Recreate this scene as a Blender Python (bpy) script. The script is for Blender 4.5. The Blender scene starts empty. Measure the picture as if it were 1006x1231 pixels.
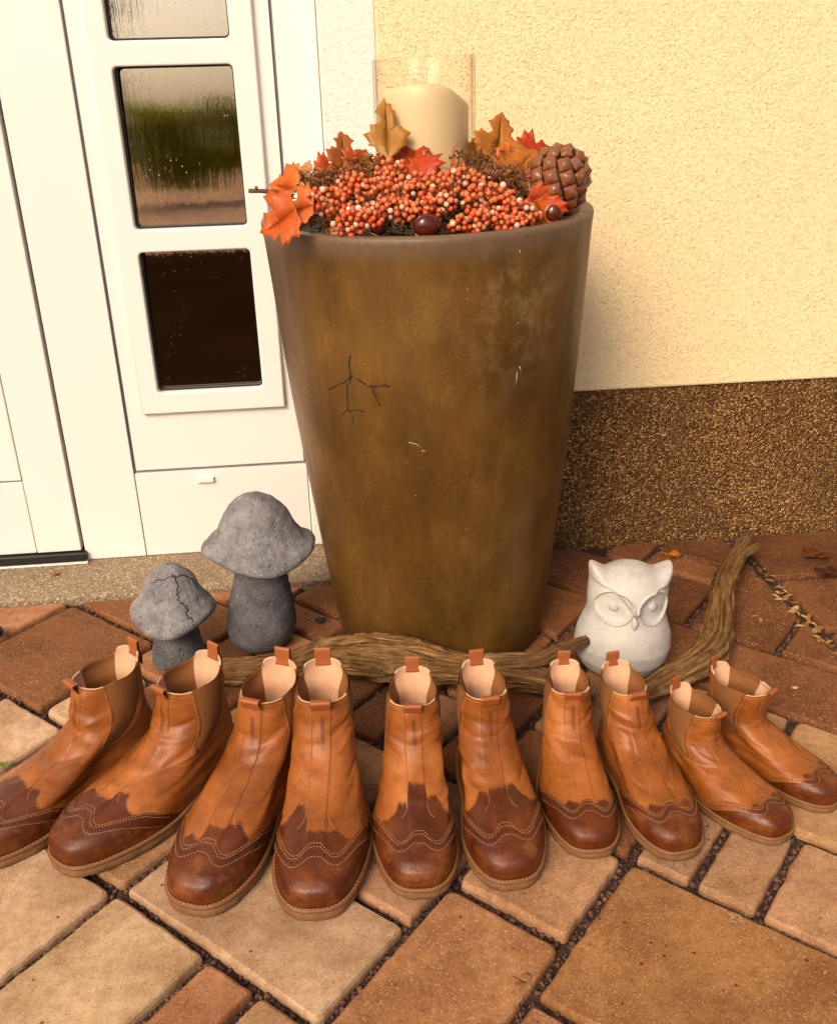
import bpy, bmesh, math, random
import numpy as np
from mathutils import Vector, Matrix, noise as mnoise

# ------------------------------------------------------------------ scene, camera, light
sc = bpy.context.scene
COL = sc.collection
rad = math.radians

CAM = np.array([0.0, 0.0, 0.86])
RT = np.array([0.99474121, -0.09968422, -0.0235156])
UP = np.array([0.0632638, 0.41746294, 0.90648904])
FW = np.array([0.08054576, 0.90320969, -0.42157399])
cd = bpy.data.cameras.new('camera')
cam = bpy.data.objects.new('camera', cd)
COL.objects.link(cam)
cam.matrix_world = Matrix(((RT[0], UP[0], -FW[0], CAM[0]), (RT[1], UP[1], -FW[1], CAM[1]),
                           (RT[2], UP[2], -FW[2], CAM[2]), (0, 0, 0, 1)))
cd.sensor_fit = 'VERTICAL'
cd.sensor_height = 36.0
cd.lens = 34.45
cd.clip_start = 0.02
cd.clip_end = 500
sc.camera = cam

SUN_EL, SUN_AZ = 38.0, 212.0         # azimuth: where the sun stands, clockwise from +Y
w = bpy.data.worlds.new('World')
sc.world = w
w.use_nodes = True
wn = w.node_tree
wn.nodes.clear()
sky = wn.nodes.new('ShaderNodeTexSky')
sky.sky_type = 'NISHITA'
sky.sun_disc = False
sky.sun_elevation = rad(SUN_EL)
sky.sun_rotation = rad(SUN_AZ)
sky.air_density = 0.7
sky.dust_density = 6.0
sky.ozone_density = 0.2
bg = wn.nodes.new('ShaderNodeBackground')
bg.inputs['Strength'].default_value = 0.10
wo = wn.nodes.new('ShaderNodeOutputWorld')
wn.links.new(sky.outputs[0], bg.inputs[0])
wn.links.new(bg.outputs[0], wo.inputs[0])

sd = bpy.data.lights.new('sun', 'SUN')
sd.energy = 1.9
sd.angle = rad(24)
sd.color = (1.0, 0.79, 0.56)
sun = bpy.data.objects.new('sun', sd)
COL.objects.link(sun)
a, e = rad(SUN_AZ), rad(SUN_EL)
sdir = Vector((math.sin(a) * math.cos(e), math.cos(a) * math.cos(e), math.sin(e)))
sun.rotation_euler = sdir.to_track_quat('Z', 'Y').to_euler()
sun.location = sdir * 8

sc.view_settings.view_transform = 'Standard'
sc.view_settings.look = 'None'
sc.view_settings.gamma = 1.0
sc.view_settings.exposure = 0.47
sc.view_settings.use_curve_mapping = False
sc.render.engine = 'CYCLES'

# ------------------------------------------------------------------ helpers
def at(px, py, Y):
    """point of the place seen at photo position px,py that stands at depth Y"""
    d = FW * 1177.9 + RT * (px - 503) - UP * (py - 615)
    return CAM + d * (Y / d[1])

def atz(px, py, z):
    d = FW * 1177.9 + RT * (px - 503) - UP * (py - 615)
    return CAM + d * ((z - CAM[2]) / d[2])

def link(o, parent=None):
    COL.objects.link(o)
    if parent is not None:
        o.parent = parent
    return o

def tag(o, label=None, cat=None, group=None, kind=None):
    if label: o['label'] = label
    if cat: o['category'] = cat
    if group: o['group'] = group
    if kind: o['kind'] = kind
    return o

def empty(name, loc=(0, 0, 0), rz=0.0):
    o = bpy.data.objects.new(name, None)
    o.empty_display_size = 0.02
    o.location = loc
    o.rotation_euler = (0, 0, rz)
    return link(o)

def mesh(name, verts, faces, mats, parent=None, smooth=True, mi=None, attrs=None, fix=False):
    me = bpy.data.meshes.new(name)
    me.from_pydata([tuple(map(float, v)) for v in verts], [], [tuple(map(int, f)) for f in faces])
    if fix:
        b = bmesh.new(); b.from_mesh(me)
        bmesh.ops.recalc_face_normals(b, faces=b.faces[:])
        b.to_mesh(me); b.free()
    if not isinstance(mats, (list, tuple)):
        mats = [mats]
    for m in mats:
        me.materials.append(m)
    if smooth:
        me.polygons.foreach_set('use_smooth', [True] * len(me.polygons))
    if mi is not None:
        me.polygons.foreach_set('material_index', mi)
    if attrs:
        for k, arr in attrs.items():
            arr = np.asarray(arr, dtype=np.float32)
            if arr.ndim == 1:
                at_ = me.attributes.new(k, 'FLOAT', 'POINT')
                at_.data.foreach_set('value', arr)
            else:
                at_ = me.attributes.new(k, 'FLOAT_COLOR', 'POINT')
                at_.data.foreach_set('color', np.hstack([arr, np.ones((len(arr), 1), np.float32)]).ravel())
    me.update()
    o = bpy.data.objects.new(name, me)
    return link(o, parent)

def bm_obj(name, bm, mats, parent=None, smooth=False):
    me = bpy.data.meshes.new(name)
    bmesh.ops.recalc_face_normals(bm, faces=bm.faces[:])
    bm.to_mesh(me); bm.free()
    if not isinstance(mats, (list, tuple)):
        mats = [mats]
    for m in mats:
        me.materials.append(m)
    if smooth:
        me.polygons.foreach_set('use_smooth', [True] * len(me.polygons))
    return link(bpy.data.objects.new(name, me), parent)

def box_bm(x0, x1, y0, y1, z0, z1, bev=0.0, seg=2):
    bm = bmesh.new()
    bmesh.ops.create_cube(bm, size=1)
    for v in bm.verts:
        v.co = Vector((x0 + (v.co.x + .5) * (x1 - x0), y0 + (v.co.y + .5) * (y1 - y0), z0 + (v.co.z + .5) * (z1 - z0)))
    if bev > 0:
        bmesh.ops.bevel(bm, geom=bm.edges[:], offset=bev, segments=seg, affect='EDGES', profile=.5)
    return bm

def grid_faces(nu, nv, wrap_u=False, off=0):
    f = []
    for j in range(nv - 1):
        for i in range(nu if wrap_u else nu - 1):
            i2 = (i + 1) % nu
            f.append((off + j * nu + i, off + j * nu + i2, off + (j + 1) * nu + i2, off + (j + 1) * nu + i))
    return f

def sstep(a, b, x):
    t = np.clip((np.asarray(x, float) - a) / (b - a), 0, 1)
    return t * t * (3 - 2 * t)

def nz(p, s=1.0):
    return mnoise.noise(Vector((p[0] * s, p[1] * s, p[2] * s)))

# ------------------------------------------------------------------ materials
class NT:
    def __init__(self, name):
        self.m = bpy.data.materials.new(name)
        self.m.use_nodes = True
        self.t = self.m.node_tree
        self.p = self.t.nodes['Principled BSDF']
        self.out = self.t.nodes['Material Output']
        self._co = None
    def n(self, kind, **kw):
        nd = self.t.nodes.new(kind)
        for k, v in kw.items():
            setattr(nd, k, v)
        return nd
    def l(self, a, b):
        self.t.links.new(a, b)
    def co(self):
        if self._co is None:
            self._co = self.n('ShaderNodeTexCoord')
        return self._co.outputs['Object']
    def mapped(self, scale=(1, 1, 1), rot=(0, 0, 0), src=None):
        mp = self.n('ShaderNodeMapping')
        mp.inputs['Scale'].default_value = scale
        mp.inputs['Rotation'].default_value = rot
        self.l(src or self.co(), mp.inputs['Vector'])
        return mp.outputs[0]
    def noise(self, scale, detail=4, rough=.55, vec=None, dist=0.0):
        nd = self.n('ShaderNodeTexNoise')
        nd.inputs['Scale'].default_value = scale
        nd.inputs['Detail'].default_value = detail
        nd.inputs['Roughness'].default_value = rough
        nd.inputs['Distortion'].default_value = dist
        self.l(vec or self.co(), nd.inputs['Vector'])
        return nd.outputs['Fac']
    def vor(self, scale, feature='F1', out='Distance', vec=None, rnd=1.0):
        nd = self.n('ShaderNodeTexVoronoi')
        nd.feature = feature
        nd.inputs['Scale'].default_value = scale
        nd.inputs['Randomness'].default_value = rnd
        self.l(vec or self.co(), nd.inputs['Vector'])
        return nd.outputs[out]
    def ramp(self, fac, stops, interp='LINEAR'):
        r = self.n('ShaderNodeValToRGB')
        r.color_ramp.interpolation = interp
        el = r.color_ramp.elements
        while len(el) < len(stops):
            el.new(.5)
        for e_, (p, c) in zip(el, stops):
            e_.position = p
            e_.color = (c[0], c[1], c[2], 1) if isinstance(c, (tuple, list)) else (c, c, c, 1)
        self.l(fac, r.inputs['Fac'])
        return r.outputs['Color']
    def mix(self, fac, a, b, blend='MIX'):
        m = self.n('ShaderNodeMix')
        m.data_type = 'RGBA'
        m.blend_type = blend
        for sock, v in ((m.inputs[0], fac), (m.inputs[6], a), (m.inputs[7], b)):
            if hasattr(v, 'is_linked'):
                self.l(v, sock)
            elif isinstance(v, (tuple, list)):
                sock.default_value = (v[0], v[1], v[2], 1)
            else:
                sock.default_value = v
        return m.outputs[2]
    def math(self, op, a, b=0.0, clamp=False):
        m = self.n('ShaderNodeMath')
        m.operation = op
        m.use_clamp = clamp
        for sock, v in ((m.inputs[0], a), (m.inputs[1], b)):
            if hasattr(v, 'is_linked'):
                self.l(v, sock)
            else:
                sock.default_value = v
        return m.outputs[0]
    def maprange(self, v, a, b, c=0.0, d=1.0, smooth=True):
        m = self.n('ShaderNodeMapRange')
        if smooth: m.interpolation_type = 'SMOOTHSTEP'
        for i, x in enumerate((v, a, b, c, d)):
            if hasattr(x, 'is_linked'):
                self.l(x, m.inputs[i])
            else:
                m.inputs[i].default_value = x
        return m.outputs[0]
    def attr(self, name, kind='GEOMETRY', out='Fac'):
        n_ = self.n('ShaderNodeAttribute')
        n_.attribute_type = kind
        n_.attribute_name = name
        return n_.outputs[out]
    def bump(self, h, strength=.3, dist=.002, prev=None):
        b = self.n('ShaderNodeBump')
        b.inputs['Strength'].default_value = strength
        b.inputs['Distance'].default_value = dist
        self.l(h, b.inputs['Height'])
        if prev is not None:
            self.l(prev, b.inputs['Normal'])
        return b.outputs[0]
    def done(self, col=None, rough=None, normal=None, **kw):
        p = self.p
        for sock, v in (('Base Color', col), ('Roughness', rough)):
            if v is None: continue
            if hasattr(v, 'is_linked'):
                self.l(v, p.inputs[sock])
            elif isinstance(v, (tuple, list)):
                p.inputs[sock].default_value = (v[0], v[1], v[2], 1)
            else:
                p.inputs[sock].default_value = v
        if normal is not None:
            self.l(normal, p.inputs['Normal'])
        for k, v in kw.items():
            p.inputs[k.replace('_', ' ')].default_value = v
        return self.m

def m_plain(name, col, rough=.5, var=.12, scale=60, bump=.15, bd=.001, **kw):
    t = NT(name)
    n1 = t.noise(scale, 5)
    c = t.mix(n1, tuple(x * (1 - var) for x in col), tuple(min(1, x * (1 + var)) for x in col))
    return t.done(c, rough, t.bump(t.noise(scale * 4, 4), bump, bd), **kw)

def m_stucco(name, col, depth=.004):
    t = NT(name)
    v = t.mapped((1.0, 1.0, 1.5))
    n1 = t.noise(190, 3, .55, v)
    n2 = t.noise(520, 4, .65)
    n3 = t.noise(300, 3, .6)
    big = t.noise(3, 3)
    hgt = t.math('SUBTRACT', t.math('MULTIPLY', n2, .30), t.maprange(n1, .56, .72))
    hgt = t.math('ADD', hgt, t.math('MULTIPLY', t.maprange(n3, .5, .7), .45))
    c = t.mix(big, tuple(x * .95 for x in col), tuple(min(1, x * 1.03) for x in col))
    return t.done(c, .85, t.bump(hgt, .62, depth))

M = {}
M['yellow'] = m_stucco('yellow_stucco', (.90, .715, .415))
M['whitestucco'] = m_stucco('white_stucco', (.82, .78, .71), .0011)

def m_pebble():
    t = NT('pebble_dash')
    col = t.vor(330, 'F1', 'Color')
    d = t.vor(330, 'F1', 'Distance')
    sep = t.n('ShaderNodeSeparateColor'); t.l(col, sep.inputs[0])
    c = t.ramp(sep.outputs[0], [(0, (.05, .020, .005)), (.4, (.18, .078, .018)), (.75, (.34, .165, .042)), (.92, (.55, .32, .11)), (1, (.75, .54, .28))])
    big = t.noise(5, 4)
    c = t.mix(t.maprange(big, .35, .7), c, t.mix(.45, c, (.10, .05, .018)))
    c = t.mix(t.maprange(d, .45, .85), c, (.04, .018, .006))
    hgt = t.math('SUBTRACT', 1.0, d)
    return t.done(c, .6, t.bump(hgt, .9, .004), Specular_IOR_Level=.25)
M['pebble'] = m_pebble()

def m_aggregate():
    t = NT('washed_concrete')
    col = t.vor(210, 'F1', 'Color')
    d = t.vor(210, 'F1', 'Distance')
    sep = t.n('ShaderNodeSeparateColor'); t.l(col, sep.inputs[0])
    c = t.ramp(sep.outputs[0], [(0, (.16, .11, .065)), (.35, (.29, .21, .125)), (.8, (.40, .31, .20)), (1, (.55, .46, .33))])
    c = t.mix(t.maprange(d, .3, .8), c, (.24, .17, .10))
    c = t.mix(t.maprange(t.noise(6, 3), .35, .75), c, t.mix(.5, c, (.2, .12, .06)))
    return t.done(c, .8, t.bump(t.math('SUBTRACT', 1.0, d), .6, .003))
M['aggregate'] = m_aggregate()

M['pvc'] = m_plain('white_pvc', (.78, .755, .715), .38, .02, 3, .02, .0005)
M['pvc2'] = m_plain('white_pvc_grained', (.76, .74, .705), .42, .03, 5, .05, .0006)
M['seam'] = m_plain('grey_seam', (.24, .235, .25), .6)
M['rubber'] = m_plain('black_rubber', (.012, .010, .009), .45)
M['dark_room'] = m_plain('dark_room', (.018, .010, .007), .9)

def m_glass_pane():
    t = NT('rain_streaked_glass')
    streak = t.noise(7, 6, .65, t.mapped((9, 1, .8)))
    drops = t.vor(150, 'F1', 'Distance', t.mapped((1, 1, .55)))
    dm = t.maprange(drops, .16, .05)
    patch = t.maprange(t.noise(9, 3), .45, .65)
    hgt = t.math('ADD', t.math('MULTIPLY', streak, .6), t.math('MULTIPLY', t.math('MULTIPLY', dm, patch), .5))
    nrm = t.bump(hgt, .28, .0010)
    gl = t.n('ShaderNodeBsdfGlossy')
    gl.inputs['Roughness'].default_value = .02
    gl.inputs['Color'].default_value = (1, .9, .74, 1)
    t.l(nrm, gl.inputs['Normal'])
    tr = t.n('ShaderNodeBsdfTransparent')
    tr.inputs['Color'].default_value = (.45, .36, .27, 1)
    fr = t.n('ShaderNodeFresnel')
    fr.inputs['IOR'].default_value = 9.0
    t.l(nrm, fr.inputs['Normal'])
    mx = t.n('ShaderNodeMixShader')
    t.l(fr.outputs[0], mx.inputs[0]); t.l(tr.outputs[0], mx.inputs[1]); t.l(gl.outputs[0], mx.inputs[2])
    t.l(mx.outputs[0], t.out.inputs['Surface'])
    return t.m
M['pane'] = m_glass_pane()

def m_clear_glass():
    t = NT('clear_glass')
    gl = t.n('ShaderNodeBsdfGlossy'); gl.inputs['Roughness'].default_value = .01
    tr = t.n('ShaderNodeBsdfTransparent'); tr.inputs['Color'].default_value = (.988, .984, .972, 1)
    lw = t.n('ShaderNodeLayerWeight'); lw.inputs['Blend'].default_value = .5
    t.l(t.mix(t.math('POWER', lw.outputs['Facing'], 4.0), (.990, .986, .975), (.62, .58, .52)), tr.inputs['Color'])
    fac = t.math('ADD', .010, t.math('MULTIPLY', t.math('POWER', lw.outputs['Facing'], 5.0), .55))
    mx = t.n('ShaderNodeMixShader')
    t.l(fac, mx.inputs[0]); t.l(tr.outputs[0], mx.inputs[1]); t.l(gl.outputs[0], mx.inputs[2])
    t.l(mx.outputs[0], t.out.inputs['Surface'])
    return t.m
M['clear'] = m_clear_glass()

def m_paver():
    t = NT('concrete_paver')
    oi = t.n('ShaderNodeObjectInfo')
    base = oi.outputs['Color']
    co = t.n('ShaderNodeVectorMath'); co.operation = 'ADD'
    geo = t.n('ShaderNodeNewGeometry')
    t.l(geo.outputs['Position'], co.inputs[0])
    t.l(oi.outputs['Location'], co.inputs[1])
    v = co.outputs[0]
    big = t.noise(9, 5, .6, v)
    mid = t.noise(70, 5, .65, v)
    fine = t.noise(400, 4, .75, v)
    c = t.mix(t.maprange(big, .3, .7), t.mix(1.0, base, (.74, .64, .54), 'MULTIPLY'), t.mix(1.0, base, (1.18, 1.14, 1.12), 'MULTIPLY'))
    c = t.mix(t.maprange(mid, .35, .7, 0, .55), c, t.mix(1.0, c, (.62, .50, .42), 'MULTIPLY'))
    c = t.mix(t.maprange(fine, .57, .68), c, t.mix(.65, c, (.66, .52, .37)))
    c = t.mix(t.maprange(fine, .44, .33), c, t.mix(1.0, c, (.38, .30, .25), 'MULTIPLY'))
    spot = t.vor(38, 'F1', 'Distance', v)
    c = t.mix(t.maprange(spot, .10, .05), c, t.mix(1.0, c, (.35, .25, .2), 'MULTIPLY'))
    hgt = t.math('ADD', t.math('MULTIPLY', fine, .5), t.math('MULTIPLY', mid, .7))
    return t.done(c, .78, t.bump(hgt, .55, .0022), Specular_IOR_Level=.18)
M['paver'] = m_paver()

def m_bed():
    t = NT('joint_sand')
    d = t.vor(300, 'F1', 'Distance')
    c = t.mix(t.noise(40, 5), (.022, .010, .005), (.065, .030, .014))
    return t.done(c, .9, t.bump(d, .8, .004))
M['bed'] = m_bed()
M['added_dark'] = m_plain('added_dark_mat', (.020, .009, .004), .9, .8, 1.6, .3, .004, Specular_IOR_Level=0.0)  # near-black colour of the sheet added to dim the lowest pane's mirror image
M['ground'] = m_plain('far_paving', (.48, .31, .21), .85, .3, 4, .3, .004, Specular_IOR_Level=0.0)

def m_vcol(name, rough=.6, bump=.3, bs=600, bd=.0008, sub=0.0, trans=0.0, **kw):
    t = NT(name)
    c = t.attr('col', out='Color')
    c2 = t.mix(t.noise(250, 4), t.mix(1.0, c, (.75, .72, .7), 'MULTIPLY'), t.mix(1.0, c, (1.15, 1.12, 1.1), 'MULTIPLY'))
    t.done(c2, rough, t.bump(t.noise(bs, 3), bump, bd), **kw)
    if trans:
        tl = t.n('ShaderNodeBsdfTranslucent')
        t.l(c2, tl.inputs['Color'])
        mx = t.n('ShaderNodeMixShader'); mx.inputs[0].default_value = trans
        t.l(t.p.outputs[0], mx.inputs[1]); t.l(tl.outputs[0], mx.inputs[2])
        t.l(mx.outputs[0], t.out.inputs['Surface'])
    return t.m
M['gravel'] = m_vcol('joint_gravel', .7)
M['leaf'] = m_vcol('autumn_leaf', .45, .2, 120, .001, trans=.3)
M['berry'] = m_vcol('glossy_berry', .28, .05)
M['moss'] = m_vcol('dried_moss', .8)
M['green'] = m_vcol('garden_leaf', .5, trans=.55)

def m_pot():
    t = NT('glazed_pot')
    big = t.noise(4.5, 5, .6, t.mapped((1.2, 1.2, .8)))
    streak = t.noise(9, 6, .65, t.mapped((2.2, 2.2, .40)))
    fine = t.noise(160, 4, .6)
    c = t.ramp(big, [(.25, (.046, .020, .004)), (.5, (.105, .050, .009)), (.66, (.155, .078, .017)), (.82, (.20, .112, .034))])
    c = t.mix(t.maprange(streak, .38, .72, 0, .5), c, t.mix(1.0, c, (.48, .45, .40), 'MULTIPLY'))
    c = t.mix(t.maprange(t.noise(22, 8, .75, t.mapped((1.6, 1.6, .6))), .46, .68, 0, .5), c, t.mix(1.0, c, (1.5, 1.5, 1.6), 'MULTIPLY'))
    c = t.mix(t.maprange(t.noise(240, 4, .75), .52, .70, 0, .45), c, t.mix(1.0, c, (1.7, 1.65, 1.6), 'MULTIPLY'))
    c = t.mix(t.maprange(t.noise(300, 3, .75), .46, .32, 0, .5), c, t.mix(1.0, c, (.5, .48, .45), 'MULTIPLY'))
    # mottled lighter patch at the upper right and pale flecks
    sep = t.n('ShaderNodeSeparateXYZ'); t.l(t.co(), sep.inputs[0])
    px = t.math('SUBTRACT', sep.outputs[0], .075)
    pz = t.math('MULTIPLY', t.math('SUBTRACT', sep.outputs[2], .575), .8)
    r = t.math('SQRT', t.math('ADD', t.math('MULTIPLY', px, px), t.math('MULTIPLY', pz, pz)))
    pm = t.math('MULTIPLY', t.maprange(r, .13, .02), t.maprange(t.noise(28, 6, .7), .42, .68))
    c = t.mix(t.math('MULTIPLY', pm, .45), c, (.27, .18, .09))
    fl = t.vor(70, 'F1', 'Distance')
    c = t.mix(t.math('MULTIPLY', t.maprange(fl, .055, .03), t.maprange(t.noise(6, 2), .5, .6)), c, (.55, .48, .38))
    scr = t.noise(60, 3, .6, t.mapped((1, 1, 9)))
    c = t.mix(t.maprange(scr, .70, .76, 0, .35), c, (.35, .26, .17))
    # rim greyer
    c = t.mix(t.maprange(sep.outputs[2], .625, .662, 0, .75), c, t.mix(fine, (.12, .078, .050), (.19, .13, .09)))
    rough = t.maprange(streak, .3, .7, .36, .52)
    nrm = t.bump(t.math('ADD', t.math('MULTIPLY', fine, .4), streak), .22, .0015)
    return t.done(c, rough, nrm, Specular_IOR_Level=.30)
M['pot'] = m_pot()
M['crack'] = m_plain('dark_crack', (.012, .008, .006), .9)
M['chip'] = m_plain('pale_chip', (.46, .38, .29), .8)

def m_stone(name, cols, bump=1.0, bd=.005, hl=.65):
    t = NT(name)
    n1 = t.noise(28, 6, .65)
    n2 = t.noise(190, 5, .7)
    pits = t.vor(120, 'F1', 'Distance')
    c = t.ramp(n1, [(.28, cols[0]), (.5, cols[1]), (.72, cols[2])])
    c = t.mix(t.maprange(n2, .55, .72, 0, hl), c, cols[3])
    c = t.mix(t.maprange(t.noise(14, 3), .66, .74, 0, .5), c, (.22, .15, .06))
    hgt = t.math('ADD', t.math('MULTIPLY', n2, .7), t.math('MULTIPLY', t.maprange(pits, .05, .3), .4))
    return t.done(c, .85, t.bump(hgt, bump, bd))
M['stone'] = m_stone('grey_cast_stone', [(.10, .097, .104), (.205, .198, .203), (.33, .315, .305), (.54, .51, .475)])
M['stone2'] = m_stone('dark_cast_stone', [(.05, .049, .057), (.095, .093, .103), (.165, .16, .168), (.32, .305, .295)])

def m_owl():
    t = NT('whitewashed_ceramic')
    n1 = t.noise(24, 5, .6)
    n2 = t.noise(90, 5, .65, dist=1.0)
    c = t.ramp(n1, [(.3, (.35, .335, .34)), (.5, (.48, .45, .415)), (.75, (.55, .495, .42))])
    c = t.mix(t.maprange(n2, .54, .70, 0, .55), c, (.30, .31, .35))
    return t.done(c, .6, t.bump(n2, .15, .001))
M['owl'] = m_owl()

def m_wood():
    t = NT('driftwood')
    uv = t.n('ShaderNodeUVMap').outputs[0]
    a1 = t.noise(3.4, 8, .7, t.mapped((5.0, .28, 1), src=uv), dist=1.6)
    a2 = t.noise(16, 6, .7, t.mapped((6.0, .16, 1), src=uv), dist=1.2)
    sp = t.noise(60, 4)
    c = t.ramp(a1, [(.30, (.035, .014, .005)), (.42, (.19, .088, .026)), (.55, (.38, .195, .066)), (.70, (.60, .37, .17))])
    c = t.mix(t.maprange(a2, .48, .36, 0, .95), c, (.018, .008, .004))
    c = t.mix(t.maprange(t.noise(14, 6, .7), .52, .70, 0, .6), c, (.50, .33, .17))
    c = t.mix(t.maprange(sp, .56, .74, 0, .3), c, (.56, .40, .23))
    hgt = t.math('ADD', t.math('MULTIPLY', a1, .7), t.math('MULTIPLY', a2, .6))
    return t.done(c, .8, t.bump(hgt, 1.0, .009), Specular_IOR_Level=.2)
M['wood'] = m_wood()
M['twig'] = m_plain('twig_bark', (.11, .055, .028), .8, .4, 90, .4)

def m_leather(name='tan_leather'):
    t = NT(name)
    oi = t.n('ShaderNodeObjectInfo')
    off = t.n('ShaderNodeVectorMath'); off.operation = 'ADD'
    t.l(t.co(), off.inputs[0])
    rv = t.n('ShaderNodeCombineXYZ')
    t.l(t.math('MULTIPLY', oi.outputs['Random'], 7.0), rv.inputs[0])
    t.l(t.math('MULTIPLY', oi.outputs['Random'], 3.0), rv.inputs[2])
    t.l(rv.outputs[0], off.inputs[1])
    v = off.outputs[0]
    stain = t.attr('stain')
    big = t.noise(14, 4, .55, v)
    mid = t.noise(75, 5, .6, v)
    rag = t.math('ADD', t.math('MULTIPLY', t.math('SUBTRACT', t.noise(150, 4, .65, v), .5), .055), t.math('MULTIPLY', t.math('SUBTRACT', big, .5), .09))
    m = t.maprange(t.math('ADD', stain, rag), -.009, .011)
    tan = t.ramp(big, [(.25, (.145, .038, .006)), (.48, (.265, .078, .013)), (.62, (.345, .110, .022)), (.8, (.47, .172, .045))])
    tan = t.mix(t.maprange(mid, .5, .8, 0, .3), tan, (.20, .06, .014))
    dark = t.ramp(t.noise(22, 5, .6, v), [(.3, (.050, .0095, .0018)), (.55, (.095, .0195, .0034)), (.75, (.155, .037, .0065))])
    cap = t.attr('cap')
    wash = t.math('MULTIPLY', cap, t.maprange(t.noise(30, 6, .7, v), .46, .66, 0, .8))
    dark = t.mix(wash, dark, (.19, .062, .012))
    c = t.mix(m, tan, dark)
    scf = t.maprange(t.noise(38, 8, .78, v, 1.2), .60, .72, 0, .45)
    c = t.mix(scf, c, t.mix(1.0, c, (1.5, 1.55, 1.7), 'MULTIPLY'))
    cre = t.maprange(t.noise(26, 6, .7, t.mapped((1, 1, 2.4), src=v), 2.0), .47, .44, 0, .30)
    c = t.mix(cre, c, t.mix(1.0, c, (.55, .5, .45), 'MULTIPLY'))
    edge = t.attr('edge')
    c = t.mix(t.math('MULTIPLY', edge, .75), c, (.055, .015, .005))
    mark = t.attr('mark')
    c = t.mix(t.math('MULTIPLY', mark, .9), c, (.09, .028, .016))
    grain = t.vor(900, 'F1', 'Distance', v)
    hgt = t.math('ADD', t.math('MULTIPLY', grain, .25), t.math('MULTIPLY', mid, .9))
    rough = t.math('ADD', t.maprange(m, 0, 1, .38, .34), t.math('MULTIPLY', t.math('SUBTRACT', big, .5), .5))
    return t.done(c, rough, t.bump(hgt, .40, .0020), Specular_IOR_Level=.38)
M['leather'] = m_leather()
M['tab'] = m_plain('tab_leather', (.30, .085, .022), .5, .15, 60, .2)

def m_elastic():
    t = NT('ribbed_elastic')
    uv = t.n('ShaderNodeUVMap').outputs[0]
    wv = t.n('ShaderNodeTexWave')
    wv.inputs['Scale'].default_value = 14
    wv.inputs['Distortion'].default_value = .3
    t.l(uv, wv.inputs['Vector'])
    c = t.mix(t.noise(40, 4), (.17, .060, .011), (.235, .090, .019))
    c = t.mix(t.math('MULTIPLY', wv.outputs['Fac'], .25), c, (.13, .05, .01))
    return t.done(c, .8, t.bump(wv.outputs['Fac'], .25, .0008))
M['elastic'] = m_elastic()
M['elastic_plain'] = m_plain('elastic_edge', (.19, .070, .014), .8)
M['lining'] = m_plain('pink_suede_lining', (.58, .335, .20), .9, .25, 45, .25, .0012)
M['lining2'] = m_plain('cream_edge', (.55, .36, .22), .9, .2, 80, .4)
M['crepe'] = m_plain('crepe_rubber', (.19, .092, .032), .8, .6, 70, .6, .003)
M['welt'] = m_plain('welt_leather', (.17, .065, .020), .55, .3, 60, .3)
M['thread'] = m_plain('pale_thread', (.40, .185, .068), .7)
M['hole'] = m_plain('punched_hole', (.020, .007, .003), .8)
M['soil'] = m_plain('dark_soil', (.03, .016, .010), .95, .5, 80, .8, .004)
M['candle'] = m_plain('cream_wax', (.70, .54, .32), .45, .05, 10, .05)
M['chestnut'] = m_plain('chestnut_shell', (.075, .012, .006), .14, .3, 20, .03)
M['hilum'] = m_plain('chestnut_base', (.38, .24, .14), .8)

def m_cone():
    t = NT('pine_cone_scale')
    n = t.noise(90, 5, .65)
    geo = t.n('ShaderNodeNewGeometry')
    c = t.ramp(n, [(.3, (.07, .018, .004)), (.5, (.20, .055, .012)), (.72, (.42, .145, .044))])
    return t.done(c, .27, t.bump(n, .5, .002), Coat_Weight=.5, Coat_Roughness=.15)
M['cone'] = m_cone()
M['cone_core'] = m_plain('pine_cone_core', (.045, .015, .006), .7)
M['pebble_dark'] = m_plain('dark_pebble', (.03, .024, .022), .5)

# ------------------------------------------------------------------ ground and paving
random.seed(7)
def sheet(name, x0, x1, y0, y1, z, mat):
    return mesh(name, [(x0, y0, z), (x1, y0, z), (x1, y1, z), (x0, y1, z)], [(0, 1, 2, 3)], mat, smooth=False)
tag(sheet('ground', -60, 60, -60, 60, -.034, M['ground']), 'brown paved garden ground around the doorstep', 'ground', kind='structure')
tag(sheet('added_dark_sheet', -4.5, 3.0, -4.6, .15, -.030, M['added_dark']), 'dark sheet added behind the viewer to darken the lowest pane', 'path', kind='structure')  # invented ground, added so the lowest pane mirrors something dark
paving = tag(sheet('paving', -1.9, 1.5, .25, 1.72, -.013, M['bed']), 'diagonal concrete block paving in front of the house', 'paving', kind='structure')

TH = rad(-42.0)
E1 = np.array([math.cos(TH), math.sin(TH)]); E2 = np.array([-math.sin(TH), math.cos(TH)])
A0, B0, MOD = -.182, .005, .0758
YSTRIP, YPLINTH, YWALL, YD = 1.566, 1.650, 1.644, 1.712

def clip(poly, n, d):
    """keep n.p <= d"""
    out = []
    for i in range(len(poly)):
        p, q = poly[i], poly[(i + 1) % len(poly)]
        sp, sq = np.dot(n, p) - d, np.dot(n, q) - d
        if sp <= 0: out.append(p)
        if sp * sq < 0:
            out.append(p + (q - p) * (sp / (sp - sq)))
    return out

def area(poly):
    return .5 * sum(poly[i][0] * poly[(i + 1) % len(poly)][1] - poly[(i + 1) % len(poly)][0] * poly[i][1] for i in range(len(poly)))

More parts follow.
